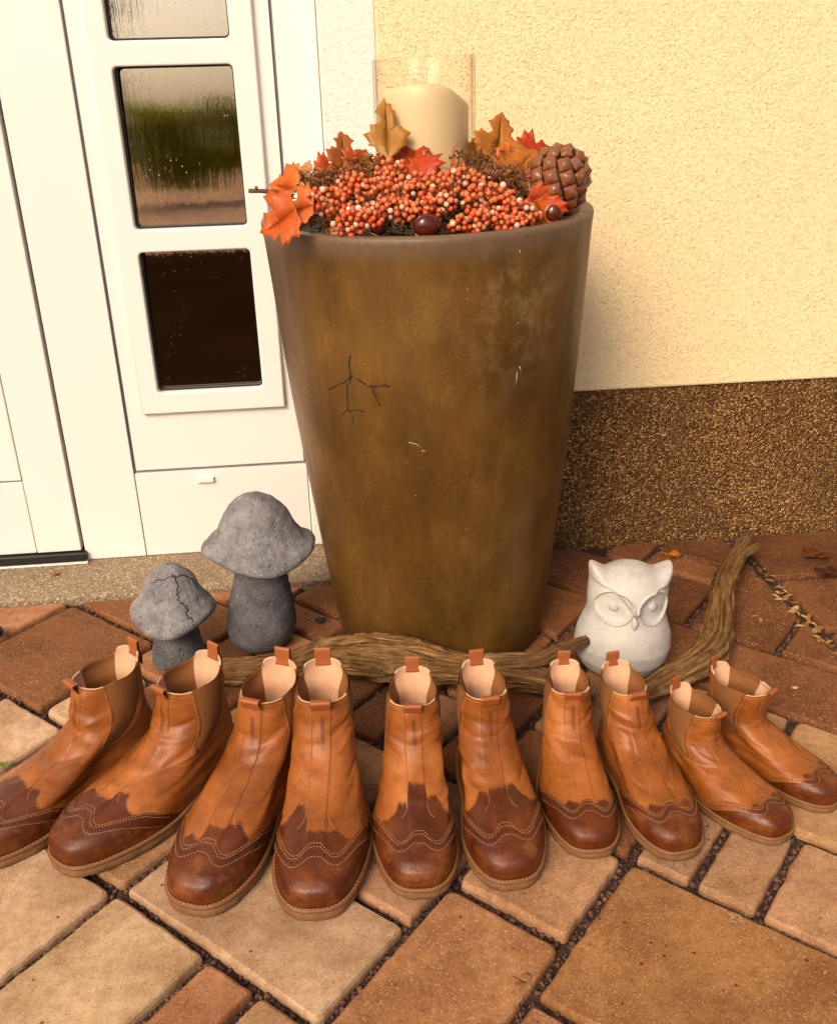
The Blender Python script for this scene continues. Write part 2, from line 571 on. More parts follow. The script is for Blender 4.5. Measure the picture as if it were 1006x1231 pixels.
def inset(poly, d):
    for i in range(len(poly)):
        pass
    res = list(poly)
    ctr = sum(poly) / len(poly)
    for i in range(len(poly)):
        p, q = poly[i], poly[(i + 1) % len(poly)]
        t = q - p
        L = np.hypot(*t)
        if L < 1e-6: continue
        n = np.array([t[1], -t[0]]) / L
        res = clip(res, n, np.dot(n, p) - d)
        if len(res) < 3: return []
    return res

def round_poly(poly, r, step, seed, amp):
    pts = []
    n = len(poly)
    for i in range(n):
        p0, p, p1 = poly[i - 1], poly[i], poly[(i + 1) % n]
        a = p0 - p; b = p1 - p
        la, lb = np.hypot(*a), np.hypot(*b)
        rr = min(r * random.uniform(.7, 1.9), la * .35, lb * .35)
        qa, qb = p + a / la * rr, p + b / lb * rr
        for k in range(4):
            t = k / 3
            pts.append((1 - t) ** 2 * qa + 2 * t * (1 - t) * p + t * t * qb)
        nxt = p1 + (p - p1) / lb * min(r, lb * .3)
        m = max(1, int(np.hypot(*(nxt - qb)) / step))
        for k in range(1, m):
            pts.append(qb + (nxt - qb) * k / m)
    ctr = sum(poly) / n
    out = []
    for p in pts:
        d = p - ctr
        d = d / max(1e-6, np.hypot(*d))
        out.append(p + d * amp * (mnoise.noise(Vector((p[0] * 55, p[1] * 55, seed))) + .6 * mnoise.noise(Vector((p[0] * 160, p[1] * 160, seed)))))
    return out

TONES = {'beige': (.40, .240, .130), 'pink': (.36, .180, .088), 'brown': (.205, .086, .033), 'dark': (.150, .060, .022), 'light': (.50, .350, .230), 'ochre': (.29, .148, .058)}  # brown and dark: block colours that also carry painted-in shade at the rear
n_pav = 0
def paver(poly, tone, jw=.0062):
    global n_pav
    poly = [np.array(p, float) for p in poly]
    if area(poly) < 0: poly = poly[::-1]
    poly = inset(poly, jw * random.uniform(.8, 1.15))
    # drop tiny edges
    q = []
    for i, p in enumerate(poly):
        if np.hypot(*(p - poly[i - 1])) > .006: q.append(p)
    poly = q
    if len(poly) < 3 or area(poly) < .0006: return None
    c = sum(poly) / len(poly)
    pts = round_poly(poly, .006, .011, n_pav * 3.7, .0017)
    N = len(pts)
    tx, ty, dz = random.uniform(-.009, .009), random.uniform(-.009, .009), random.uniform(-.0018, .0012)
    V = []
    for k, (sh, z) in enumerate(((0.0, -.032), (0.0, -.0065), (.0016, -.0022), (.0052, 0.0))):
        for p in pts:
            d = c - p
            d = d / max(1e-6, np.hypot(*d))
            pp = p + d * sh
            zz = z + (tx * (pp[0] - c[0]) + ty * (pp[1] - c[1]) + dz if k else 0)
            if k == 3: zz += .0005 * mnoise.noise(Vector((p[0] * 90, p[1] * 90, 3)))
            if k == 1: zz += .0018 * mnoise.noise(Vector((p[0] * 70, p[1] * 70, 9)))
            V.append((pp[0] - c[0], pp[1] - c[1], zz))
    F = grid_faces(N, 4, True) + [tuple(range(3 * N, 4 * N))]
    o = mesh('paver', V, F, M['paver'], paving, smooth=False)
    o.location = (c[0], c[1], 0)
    t = TONES[tone]
    j = random.uniform(.88, 1.10)
    o.color = (t[0] * j, t[1] * j * random.uniform(.96, 1.04), t[2] * j * random.uniform(.94, 1.06), 1)
    n_pav += 1
    return o

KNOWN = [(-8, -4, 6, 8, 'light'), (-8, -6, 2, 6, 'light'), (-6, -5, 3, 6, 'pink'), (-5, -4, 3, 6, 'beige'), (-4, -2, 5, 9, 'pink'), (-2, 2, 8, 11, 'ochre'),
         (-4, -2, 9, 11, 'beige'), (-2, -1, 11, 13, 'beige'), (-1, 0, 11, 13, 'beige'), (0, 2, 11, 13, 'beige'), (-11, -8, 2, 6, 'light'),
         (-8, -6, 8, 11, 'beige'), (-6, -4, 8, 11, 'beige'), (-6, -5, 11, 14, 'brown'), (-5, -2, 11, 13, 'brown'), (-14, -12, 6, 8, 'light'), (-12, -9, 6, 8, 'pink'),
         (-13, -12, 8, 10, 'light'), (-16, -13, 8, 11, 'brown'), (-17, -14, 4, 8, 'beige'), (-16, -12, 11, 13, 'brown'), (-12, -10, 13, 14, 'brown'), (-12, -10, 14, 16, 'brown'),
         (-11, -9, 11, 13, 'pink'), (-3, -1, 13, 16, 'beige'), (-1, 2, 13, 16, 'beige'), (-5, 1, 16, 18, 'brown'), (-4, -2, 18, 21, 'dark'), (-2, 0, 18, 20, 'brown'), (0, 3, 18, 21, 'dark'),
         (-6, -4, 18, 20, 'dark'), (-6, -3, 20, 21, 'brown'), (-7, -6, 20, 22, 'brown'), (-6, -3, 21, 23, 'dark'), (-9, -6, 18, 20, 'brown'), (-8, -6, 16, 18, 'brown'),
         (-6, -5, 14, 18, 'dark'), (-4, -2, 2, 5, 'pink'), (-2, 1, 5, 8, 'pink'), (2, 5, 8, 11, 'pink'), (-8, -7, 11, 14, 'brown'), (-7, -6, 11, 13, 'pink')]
occ = {}
def put(i0, i1, j0, j1, tone):
    for i in range(i0, i1):
        for j in range(j0, j1):
            occ[(i, j)] = 1
    c = [A0 + i0 * MOD, A0 + i1 * MOD]; b = [B0 + j0 * MOD, B0 + j1 * MOD]
    poly = [E1 * c[0] + E2 * b[0], E1 * c[1] + E2 * b[0], E1 * c[1] + E2 * b[1], E1 * c[0] + E2 * b[1]]
    poly = clip(poly, np.array([0, 1.]), YPLINTH - .004)
    if len(poly) >= 3 and min(p[0] for p in poly) < .10 and max(p[1] for p in poly) > YSTRIP:
        poly = clip(poly, np.array([0, 1.]), YSTRIP)
    if len(poly) >= 3: poly = clip(poly, np.array([1, .05]), .825)
    if len(poly) >= 3: poly = clip(poly, np.array([0, -1.]), -.42)
    if len(poly) >= 3: poly = clip(poly, np.array([-1, 0]), 1.15)
    if len(poly) >= 3: paver(poly, tone)
for k in KNOWN: put(*k)
sizes = [(3, 2), (2, 3), (2, 2), (2, 1), (1, 2), (1, 1)]
for j in range(-4, 26):
    for i in range(-24, 8):
        if (i, j) in occ: continue
        p = E1 * (A0 + (i + .5) * MOD) + E2 * (B0 + (j + .5) * MOD)
        if not (-1.22 < p[0] < .95 and .32 < p[1] < 1.75): continue
        random.shuffle(sizes[:2])
        opts = sizes[:3]; random.shuffle(opts)
        for (sx, sy) in opts + sizes[3:]:
            if all((i + x, j + y) not in occ for x in range(sx) for y in range(sy)):
                tone = random.choice(['brown', 'brown', 'dark', 'pink']) if p[1] > 1.12 else random.choice(['beige', 'beige', 'pink', 'light'])  # rear blocks darker: partly their own brown, partly shade put into the colour
                put(i, i + sx, j, j + sy, tone)
                break
# border course along the bed on the right
yy = [1.646, 1.468, 1.29, 1.10, .92, .74, .56, .40]
for k in range(7):
    x0 = .835 - .05 * yy[k]; x1 = .835 - .05 * yy[k + 1]
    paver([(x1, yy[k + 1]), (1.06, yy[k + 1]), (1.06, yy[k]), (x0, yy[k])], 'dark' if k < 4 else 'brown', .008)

# gravel caught in the joints
rs = np.random.RandomState(3)
def stones(n, pts, smin, smax, cols, jitter=.9):
    bm = bmesh.new(); bmesh.ops.create_icosphere(bm, subdivisions=1, radius=1)
    bv = np.array([v.co[:] for v in bm.verts]); bf = [tuple(v.index for v in f.verts) for f in bm.faces]; bm.free()
    V, F, C = [], [], []
    for k in range(n):
        p = pts[k]
        s = rs.uniform(smin, smax)
        q = bv * (s * rs.uniform(.6, 1.3, 3)) * (1 + .25 * rs.randn(len(bv), 1) * jitter * .5)
        a_ = rs.uniform(0, 6.28)
        R = np.array([[math.cos(a_), -math.sin(a_), 0], [math.sin(a_), math.cos(a_), 0], [0, 0, 1]])
        q = q @ R.T + p
        o_ = len(V) * len(bv)
        V.append(q); F += [tuple(i + o_ for i in f) for f in bf]
        c = cols[rs.randint(len(cols))]
        C.append(np.tile(np.array(c) * rs.uniform(.6, 1.3), (len(bv), 1)))
    return np.vstack(V), F, np.vstack(C)
joint_pts = []
# collect joint lines: cell borders whose two cells belong to different pavers
polys = []
for ob in paving.children:
    n4 = len(ob.data.vertices) // 4
    polys.append(np.array([(v.co.x + ob.location.x, v.co.y + ob.location.y) for v in ob.data.vertices[n4:2 * n4]]))
for P_ in polys:
    Q = np.roll(P_, -1, 0)
    for p, q in zip(P_, Q):
        d = q - p; L = np.hypot(*d)
        if L < 1e-5: continue
        m = (p + q) / 2
        if m[1] < .55 or m[0] < -.85 or m[0] > .95: continue
        n_ = np.array([d[1], -d[0]]) / L
        cnt = L / .0055
        k = int(cnt) + (rs.rand() < cnt % 1)
        for _ in range(k):
            r_ = rs.uniform(.0025, .0095)
            pt = p + d * rs.rand() + n_ * r_
            joint_pts.append((pt[0], pt[1], -.0135 + rs.uniform(0, .0035)))
V, F, C = stones(len(joint_pts), np.array(joint_pts), .0016, .0042, [(.085, .036, .022), (.055, .024, .014), (.14, .068, .042), (.04, .018, .011), (.11, .05, .034)])
o = mesh('joint_gravel', V, F, M['gravel'], None, smooth=False, attrs={'col': C})
tag(o, 'small reddish brown gravel filling the joints between the paving blocks', 'gravel', kind='stuff')

# ------------------------------------------------------------------ house wall, door and side panel
def rrect(x0, x1, z0, z1, r, n=6):
    pts = []
    for cx, cz, a0 in ((x1 - r, z1 - r, 0), (x0 + r, z1 - r, 90), (x0 + r, z0 + r, 180), (x1 - r, z0 + r, 270)):
        for k in range(n + 1):
            a_ = rad(a0 + 90 * k / n)
            pts.append((cx + r * math.cos(a_), cz + r * math.sin(a_)))
    return pts

def plate(name, outer, holes, yfront, th, mat, parent, bev=.002):
    """flat board in the XZ plane with openings and eased edges"""
    cu = bpy.data.curves.new(name, 'CURVE')
    cu.dimensions = '2D'; cu.fill_mode = 'BOTH'
    cu.extrude = max(th / 2 - bev, .0002); cu.bevel_depth = bev; cu.bevel_resolution = 2
    cu.offset = -bev
    for pts in [outer] + holes:
        s = cu.splines.new('POLY'); s.points.add(len(pts) - 1); s.use_cyclic_u = True
        for p, (x, z) in zip(s.points, pts): p.co = (x, z, 0, 1)
    tmp = bpy.data.objects.new(name, cu); COL.objects.link(tmp)
    bpy.context.view_layer.update()
    me = bpy.data.meshes.new_from_object(tmp.evaluated_get(bpy.context.evaluated_depsgraph_get()))
    bpy.data.objects.remove(tmp); bpy.data.curves.remove(cu)
    for v in me.vertices:
        x, z, d = v.co
        v.co = (x, yfront + th / 2 - d, z)
    me.materials.clear(); me.materials.append(mat)
    me.flip_normals()
    me.name = name
    return link(bpy.data.objects.new(name, me), parent)

wall = tag(empty('house_wall', (.6, YWALL, 0)), 'cream yellow roughcast house wall above a brown pebble-dashed plinth', 'wall')
def under(o, parent):
    o.parent = parent
    o.matrix_parent_inverse = Matrix.Translation(-Vector(parent.location))
    return o
XY = .1
under(bm_obj('rendered_wall', box_bm(XY, 4.5, YWALL, YWALL + .3, .309, 3.2, .004), M['yellow']), wall)
under(bm_obj('painted_surround', box_bm(.0135, XY, YWALL + .0015, YWALL + .3, .30, 3.2, .003), M['whitestucco']), wall)
under(bm_obj('plinth', box_bm(.0135, 4.5, YPLINTH, YPLINTH + .29, -.03, .308), M['pebble']), wall)
o = under(bm_obj('door_lintel', box_bm(-3.0, .012, YWALL, YWALL + .3, 2.1, 3.2, .003), M['whitestucco']), wall)
o = under(bm_obj('rendered_wall', box_bm(-4.5, -1.5, YWALL, YWALL + .3, .0, 3.2, .003), M['yellow']), wall)

# concrete doorstep strip
bm = box_bm(-1.5, .30, YSTRIP + .002, YD + .012, -.03, .0045, .003)
tag(bm_obj('doorstep', bm, M['aggregate']), 'strip of washed aggregate concrete below the white door panels', 'doorstep')

side = tag(empty('door_side_panel', (-.2, YD, 0)), 'white door side panel with a column of small wet windows', 'door panel')
def sb(name, x0, x1, y0, y1, z0, z1, mat, bev=.0015):
    return under(bm_obj(name, box_bm(x0, x1, y0, y1, z0, z1, bev), mat), side)
g = .0042
hole = [(-.325, .31), (-.10, .31), (-.10, 1.92), (-.325, 1.92)]
o = plate('panel_board', [(-.3705 + g, .1765 + g), (-.0545 - g, .1765 + g), (-.0545 - g, 2.0), (-.3705 + g, 2.0)], [hole], YD, .02, M['pvc'], None, .0012); under(o, side)
sb('kick_board', -.3705 + .0007, -.0545 - .0007, YD, YD + .02, .0058, .1765 - .0022, M['pvc2'], .0008)
sb('frame_post', -.484 + .001, -.3705 - .0007, YD - .0015, YD + .02, .0058, 2.0, M['pvc'])
sb('frame_post', -.0545 + .0007, .0128, YD - .004, YD + .02, .0058, 2.0, M['pvc'], .004)
sb('seam_backing', -.49, .01, YD + .021, YD + .03, .0058, .30, M['seam'], 0)
sb('seam_backing', -.49, -.328, YD + .021, YD + .03, .301, 2.0, M['seam'], 0)
sb('seam_backing', -.098, .01, YD + .021, YD + .03, .301, 2.0, M['seam'], 0)
sb('seam_gasket', -.3705 - .0004, -.3705 + .0028, YD + .006, YD + .02, .1770, 2.0, M['seam'], 0)
sb('seam_gasket', -.0545 - .0028, -.0545 + .0004, YD + .006, YD + .02, .1770, 2.0, M['seam'], 0)
sb('seam_gasket', -.367, -.058, YD + .006, YD + .0195, .1746, .1794, M['seam'], 0)
# raised moulding round the panes
panes = [(.3295, .5735), (.6105, .8560), (.8925, 1.138), (1.175, 1.42)]
X0, X1 = -.3055, -.1212
holes = [rrect(X0, X1, z0, z1, .008) for z0, z1 in panes]
o = plate('window_moulding', [(-.3385, .2915), (-.0845, .2915), (-.0845, 1.46), (-.3385, 1.46)], holes, YD - .011, .0225, M['pvc'], None, .0028); under(o, side)
for z0, z1 in panes:
    gz_ = plate('window_gasket', rrect(X0 - .004, X1 + .004, z0 - .004, z1 + .004, .011), [rrect(X0 + .0032, X1 - .0024, z0 + .0035, z1 - .002, .007)], YD + .004, .006, M['rubber'], None, .0008)
    under(gz_, side)
    bmp = box_bm(X0 - .003, X1 + .003, YD + .0125, YD + .0155, z0 - .003, z1 + .003)
    for v in bmp.verts:
        v.co.y += (v.co.z - z0) * math.tan(rad(2.1))
    under(bm_obj('window_pane', bmp, M['pane']), side)
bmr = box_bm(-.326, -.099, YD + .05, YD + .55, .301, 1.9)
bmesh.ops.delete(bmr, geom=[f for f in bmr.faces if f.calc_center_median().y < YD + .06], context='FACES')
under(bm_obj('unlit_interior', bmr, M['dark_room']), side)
# drain cap
bm = box_bm(-.2585, -.2255, YD - .0075, YD - .0003, .149, .1615, 0)
for v in bm.verts:
    if v.co.y < YD - .004:
        v.co.x += .003 if v.co.x < -.24 else -.003
        v.co.z += .0035 if v.co.z < .155 else -.0015
under(bm_obj('drain_cap', bm, M['pvc']), side)

door = tag(empty('front_door', (-.7, YD, 0)), 'white panelled front door leaf over a black threshold at the left edge', 'door')
def db(name, x0, x1, y0, y1, z0, z1, mat, bev=.0015):
    return under(bm_obj(name, box_bm(x0, x1, y0, y1, z0, z1, bev), mat), door)
xs = at(28, 577, YD)[0]; zs = at(14, 578, YD)[2]
db('stile_board', xs + .0012, -.4885, YD - .006, YD + .02, .0285, 2.0, M['pvc'])
db('panel_board', -1.25, xs - .0014, YD - .0045, YD + .02, zs + .0018, 2.0, M['pvc'])
db('kick_board', -1.25, xs - .0006, YD - .0045, YD + .02, .0285, zs - .0018, M['pvc2'])
db('seam_backing', -1.25, -.491, YD + .0205, YD + .03, .0285, 2.0, M['seam'], 0)
db('seam_gasket', -1.25, xs, YD + .001, YD + .0195, zs - .0022, zs + .0022, M['seam'], 0)
db('seam_gasket', xs - .0018, xs + .0015, YD + .001, YD + .0195, zs + .0022, 2.0, M['seam'], 0)
db('threshold_strip', -1.25, -.4795, YD - .014, YD + .02, .0085, .0262, M['rubber'], .002)
db('threshold_ledge', -1.25, -.4785, YD - .016, YD + .02, .0047, .0083, M['pvc'], .0008)

# ------------------------------------------------------------------ tall pot
PX, PY, PRB, PRT, PH = .159, 1.41, .1655, .2295, .666
pot = tag(empty('plant_pot', (PX, PY, 0)), 'tall brown glazed tapering pot standing between the door and the wall', 'plant pot')
def pot_r(z):
    t = z / PH
    return PRB + (PRT - PRB) * (t ** .92) + .004 * math.sin(math.pi * t)
def pot_xform(x, y, z):
    k = z / PH
    return (x - .011 * k, y, z + .014 * x * k)
prof = [(PRB - .02, 0.0), (PRB - .006, .0), (PRB - .001, .003), (PRB + .0015, .008)]
nz_ = 34
for i in range(1, nz_):
    z = .008 + (PH - .016) * i / nz_
    prof.append((pot_r(z), z))
prof += [(PRT + .0002, PH - .010), (PRT + .0006, PH - .005), (PRT - .001, PH - .0015), (PRT - .004, PH), (PRT - .011, PH + .0003), (PRT - .0165, PH - .0012), (PRT - .019, PH - .005), (PRT - .020, PH - .02), (PRT - .028, PH - .10)]
NU = 128
V = []
for r, z in prof:
    for k in range(NU):
        a_ = 2 * math.pi * k / NU
        rr = r + .0008 * mnoise.noise(Vector((math.cos(a_) * 2, math.sin(a_) * 2, z * 6)))
        V.append(pot_xform(rr * math.cos(a_), rr * math.sin(a_), z))
V.append((0, 0, 0)); 
F = grid_faces(NU, len(prof), True)
F += [(len(V) - 1, (k + 1) % NU, k) for k in range(NU)]
mesh('pot_body', V, F, M['pot'], pot)

def tube(path, r, n=6, close=True):
    """verts, faces of a tube through path with radius (number or list)"""
    P_ = [np.array(p, float) for p in path]
    V, F = [], []
    prev = None
    for i, p in enumerate(P_):
        t = P_[min(i + 1, len(P_) - 1)] - P_[max(i - 1, 0)]
        t /= np.linalg.norm(t) + 1e-9
        a_ = np.cross(t, (0, 0, 1)) if prev is None else prev - t * np.dot(prev, t)
        if np.linalg.norm(a_) < 1e-3: a_ = np.cross(t, (1, 0, 0))
        a_ /= np.linalg.norm(a_); prev = a_
        b_ = np.cross(t, a_)
        rr = r[i] if isinstance(r, (list, tuple, np.ndarray)) else r
        for k in range(n):
            an = 2 * math.pi * k / n
            V.append(p + rr * (math.cos(an) * a_ + math.sin(an) * b_))
    F = grid_faces(n, len(P_), True)
    if close:
        F.append(tuple(range(n))[::-1]); F.append(tuple(range((len(P_) - 1) * n, len(P_) * n)))
    return V, F

def join(parts):
    V, F = [], []
    for v, f in parts:
        o_ = len(V)
        V += list(v); F += [tuple(i + o_ for i in q) for q in f]
    return V, F

def on_pot(px, py):
    """point on the pot's outside seen at px,py, in pot coordinates"""
    d = FW * 1177.9 + RT * (px - 503) - UP * (py - 615)
    d = d / np.linalg.norm(d)
    lo = None
    for k in range(4000):
        p = CAM + d * (.6 + k * .0005)
        z = p[2]
        kk = z / PH
        if math.hypot(p[0] - PX + .011 * kk, p[1] - PY) <= pot_r(min(max(z, 0), PH)) + .0002:
            o_ = p - np.array([PX, PY, 0])
            return o_ + np.array([o_[0], o_[1], 0]) / np.hypot(o_[0], o_[1]) * .0006
    return p - np.array([PX, PY, 0])
crk = [[(421, 427), (420, 440), (423, 452), (418, 462), (417, 472), (419, 485), (416, 494)], [(422, 452), (412, 460), (404, 464), (395, 468)],
       [(422, 451), (434, 458), (445, 464), (455, 463), (469, 463)], [(446, 465), (452, 474), (457, 487)], [(417, 492), (410, 500)], [(417, 492), (428, 493), (437, 494)], [(418, 492), (424, 500), (426, 510)]]
parts = []
for ln in crk:
    pts = []
    for (x0, y0), (x1, y1) in zip(ln, ln[1:]):
        for k in range(4):
            t = k / 4
            pts.append(on_pot(x0 + (x1 - x0) * t + random.uniform(-1.1, 1.1), y0 + (y1 - y0) * t + random.uniform(-1.1, 1.1)))
    pts.append(on_pot(*ln[-1]))
    parts.append(tube(pts, [random.uniform(.0004, .0011) for _ in pts], 5))
mesh('crack_lines', *join(parts), M['crack'], pot)
parts = []
for ln in ([(491, 531), (500, 533), (506, 537)], [(507, 541), (512, 542)], [(625, 300), (624, 304)], [(621, 447), (620, 462)], [(624, 440), (626, 446)]):
    mesh('pale_scratch', *tube([on_pot(*q) for q in ln], .0005, 5), M['chip'], pot)


# soil in the pot
SZ = .632
V = [(0, 0, SZ + .004)]
F = []
for j in range(1, 13):
    for k in range(64):
        a_ = 2 * math.pi * k / 64
        r = .206 * j / 12
        x, y = r * math.cos(a_), r * math.sin(a_)
        V.append((x, y, SZ + .006 * mnoise.noise(Vector((x * 40, y * 40, 1))) + .012 * (1 - j / 12)))
F = [(0, 1 + k, 1 + (k + 1) % 64) for k in range(64)] + grid_faces(64, 12, True, 1)
o = mesh('potting_soil', V, F, M['soil']); o.location = (PX - .01, PY, 0)
tag(o, 'dark soil filling the top of the tall pot', 'soil', kind='stuff')

# candle in a glass cylinder
GX, GY = (at(446, 71, PY) + at(572, 63, PY))[:2] / 2
GR = (at(572, 63, PY) - at(446, 71, PY))[0] / 2 * .985
GT = at(508, 68, PY)[2]
def lathe(name, prof, mat, parent, n=64, tilt=None, smooth=True):
    V = []
    for r, z in prof:
        for k in range(n):
            a_ = 2 * math.pi * k / n
            x, y = r * math.cos(a_), r * math.sin(a_)
            V.append((x, y, z + (tilt * x if tilt else 0)))
    F = grid_faces(n, len(prof), True)
    return mesh(name, V, F, mat, parent, smooth)
gl = tag(empty('glass_cylinder', (GX, GY, SZ)), 'clear glass cylinder around the candle on the tall pot', 'glass')
lathe('glass_wall', [(GR - .0035, .005), (GR, .005), (GR, GT - SZ - .001), (GR - .0008, GT - SZ), (GR - .0026, GT - SZ), (GR - .0035, GT - SZ - .001), (GR - .0035, .005)], M['clear'], gl, tilt=.03)
c_top = at(515, 106, PY)[2] - SZ
cr = (at(567, 150, PY) - at(462, 150, PY))[0] / 2
cdl = tag(empty('pillar_candle', (GX - .0005, GY, SZ)), 'thick cream pillar candle inside the glass cylinder', 'candle')
V = []
pr = [(cr * .3, .006), (cr * .96, .006), (cr, .01), (cr, .06), (cr, .11), (cr * .995, c_top - .018), (cr * .975, c_top - .008), (cr * .93, c_top - .002), (cr * .86, c_top), (cr * .8, c_top - .003), (cr * .7, c_top - .012), (cr * .4, c_top - .016), (.0005, c_top - .017)]
for i, (r, z) in enumerate(pr):
    for k in range(64):
        a_ = 2 * math.pi * k / 64
        dz = (-.006 * math.cos(a_ - .9) + .003 * math.sin(3 * a_)) * sstep(c_top - .03, c_top, z) - .010 * sstep(c_top - .03, c_top, z) * sstep(.3, 1, math.cos(a_ - .2))
        V.append((r * math.cos(a_), r * math.sin(a_), z + dz))
mesh('wax_body', V, grid_faces(64, len(pr), True), M['candle'], cdl)
mesh('wick', *tube([(0, 0, c_top - .02), (.001, 0, c_top - .010), (.003, 0, c_top - .006)], .0009), M['crack'], cdl)

# ------------------------------------------------------------------ autumn arrangement on the pot
OAK = [(0, 0), (.10, .05), (.22, .09), (.30, .19), (.43, .22), (.39, .31), (.49, .42), (.36, .46), (.33, .56), (.21, .54), (.15, .60), (.18, .70), (.23, .77), (.15, .82), (.12, .91), (.05, .94)]
MAP = [(0, 0), (.10, .02), (.28, -.03), (.33, .08), (.49, .14), (.43, .23), (.60, .38), (.47, .42), (.52, .57), (.37, .54), (.26, .52), (.23, .62), (.29, .73), (.17, .77), (.12, .89)]
def leaf_outline(kind, n, rnd):
    """closed outline of a lobed leaf, stalk at the origin, tip towards +y, n points"""
    h = OAK if kind == 'oak' else MAP
    pts = [(-x, y) for x, y in h[::-1]][:-1]
    pts = [(0, 1.02)] + pts + h[:1] + [(x, y) for x, y in h[1:]]
    P_ = np.array(pts, float)
    P_ = P_ + rnd.randn(*P_.shape) * .018
    P_ = np.vstack([P_, P_[:1]])
    s_ = np.concatenate([[0], np.cumsum(np.hypot(*np.diff(P_, axis=0).T))])
    q = np.linspace(0, s_[-1], n, endpoint=False)
    o_ = np.stack([np.interp(q, s_, P_[:, 0]), np.interp(q, s_, P_[:, 1])], 1)
    o_[:, 0] *= 1.15 * rnd.uniform(.85, 1.1)
    o_ = o_ * 1.55
    o_[:, 1] -= .25
    return o_

leaf_no = 0
def leaf_strip(out, n, rnd, col, col2):
    """leaf blade as three rows running from the midrib to the lobed edge"""
    ym = np.clip(out[:, 1] * .80 + .02, -.22, 1.2)
    rows = []
    for s_ in (0.0, .33, .67, 1.0):
        rows.append(np.stack([out[:, 0] * s_, ym + (out[:, 1] - ym) * s_ ** 1.3, np.zeros(n)], 1))
    V = np.vstack(rows)
    w_ = np.repeat([.15, .55, .9, 1.0], n) + rnd.randn(4 * n) * .05
    w_ = np.clip(w_, 0, 1)[:, None]
    C = np.array(col)[None] * w_ + np.array(col2)[None] * (1 - w_)
    return V, grid_faces(n, 4, True), C

def leaf(px, py, Y, size, kind, col, col2, ang, tip, roll, label, fold=.25, name='autumn_leaf', bend=.5, wpos=None):
    """leaf seen at px,py at depth Y; ang turns its tip in the picture plane, tip leans it back"""
    global leaf_no
    rnd = np.random.RandomState(100 + leaf_no); leaf_no += 1
    n = 96
    out = leaf_outline(kind, n, rnd)
    V, F, C = leaf_strip(out, n, rnd, col, col2)
    ph = rnd.rand() * 6
    r2 = np.hypot(V[:, 0], V[:, 1] - .4)
    V[:, 2] = fold * np.abs(V[:, 0]) * .7 - bend * .22 * (V[:, 1] - .3) ** 2 + .06 * np.sin(4 * V[:, 0] + ph) * np.cos(3.3 * V[:, 1] + ph) + .03 * r2 * np.sin(9 * V[:, 1] + ph)
    size *= 1.14
    V *= size
    o = mesh(name, V, F, M['leaf'], None, True, attrs={'col': np.array(C)})
    m = o.modifiers.new('thickness', 'SOLIDIFY'); m.thickness = .0005
    # veins and stalk
    parts = [tube([(0, -.25 * size, -.012 * size), (0, .05 * size, .002 * size), (0, .6 * size, .02 * size), (0, 1.2 * size, -bend * .2 * size + .02 * size)], [.018 * size, .014 * size, .009 * size, .003 * size], 5)]
    vc = np.tile(np.array(col2) * .55, (20, 1))
    v_, f_ = parts[0]
    st = mesh('midrib', v_, f_, M['leaf'], o, True, attrs={'col': np.tile(np.array(col2) * .6, (len(v_), 1))})
    p = at(px, py, Y) if wpos is None else np.array(wpos)
    o.location = p
    # orient: local y -> in picture plane by ang, local z -> toward the viewer
    o.rotation_mode = 'QUATERNION'
    base = Matrix((RT, UP, -FW)).transposed().to_3x3()
    Rm = base @ Matrix.Rotation(ang, 3, 'Z') @ Matrix.Rotation(tip, 3, 'X') @ Matrix.Rotation(roll, 3, 'Y')
    o.rotation_quaternion = Rm.to_quaternion()
    tag(o, label, 'leaf', 'autumn leaves in the pot arrangement')
    return o
OR, RO, RED, YEL, BRN, PEA = (.66, .175, .012), (.60, .095, .012), (.52, .045, .010), (.46, .23, .02), (.36, .14, .02), (.66, .28, .10)
G1 = (.42, .17, .012)
leaf(350, 226, 1.30, .028, 'maple', OR, RO, rad(65), rad(-35), 0, 'orange leaf pointing left above the orange leaf on the rim')
leaf(350, 256, 1.235, .033, 'maple', (.60, .12, .008), RO, rad(115), rad(-25), rad(10), 'large orange leaf hanging over the left side of the pot rim')
leaf(365, 212, 1.33, .022, 'oak', PEA, BRN, rad(40), rad(-30), 0, 'small pale tan leaf above the leftmost berries')
leaf(392, 214, 1.34, .028, 'maple', RO, RED, rad(-50), rad(-30), 0, 'red orange leaf behind the moss left of the gold leaf')
leaf(417, 199, 1.36, .033, 'oak', (.50, .15, .03), BRN, rad(8), rad(-5), rad(30), 'small upright russet leaf left of the large gold leaf')
gold = leaf(466, 180, 1.335, .036, 'oak', (.46, .20, .012), (.36, .16, .012), rad(3), rad(0), 0, 'large gold lobed leaf standing upright before the candle', .06, bend=.1)
gold.scale = (.88, 1.28, 1)
leaf(491, 208, 1.33, .038, 'maple', RED, RO, rad(-12), rad(-15), rad(-15), 'bright red leaf standing right beside the gold leaf')
leaf(520, 207, 1.335, .032, 'maple', PEA, OR, rad(-60), rad(-45), 0, 'peach coloured leaf at the foot of the candle')
leaf(553, 208, 1.335, .034, 'oak', PEA, G1, rad(75), rad(-50), 0, 'peach leaf lying right of the candle foot')
leaf(597, 187, 1.36, .040, 'oak', (.56, .20, .03), G1, rad(-8), rad(-5), rad(20), 'tall orange leaf standing right of the candle')
leaf(617, 208, 1.33, .040, 'maple', (.56, .17, .02), G1, rad(-38), rad(-25), rad(-10), 'broad orange leaf left of the pine cone')
leaf(632, 192, 1.38, .034, 'maple', RED, RO, rad(-65), rad(-15), 0, 'red leaf behind the pine cone pointing up right')
leaf(648, 248, 1.25, .032, 'maple', (.58, .07, .008), OR, rad(-150), rad(-20), 0, 'vivid red leaf under the pine cone by the chestnuts')
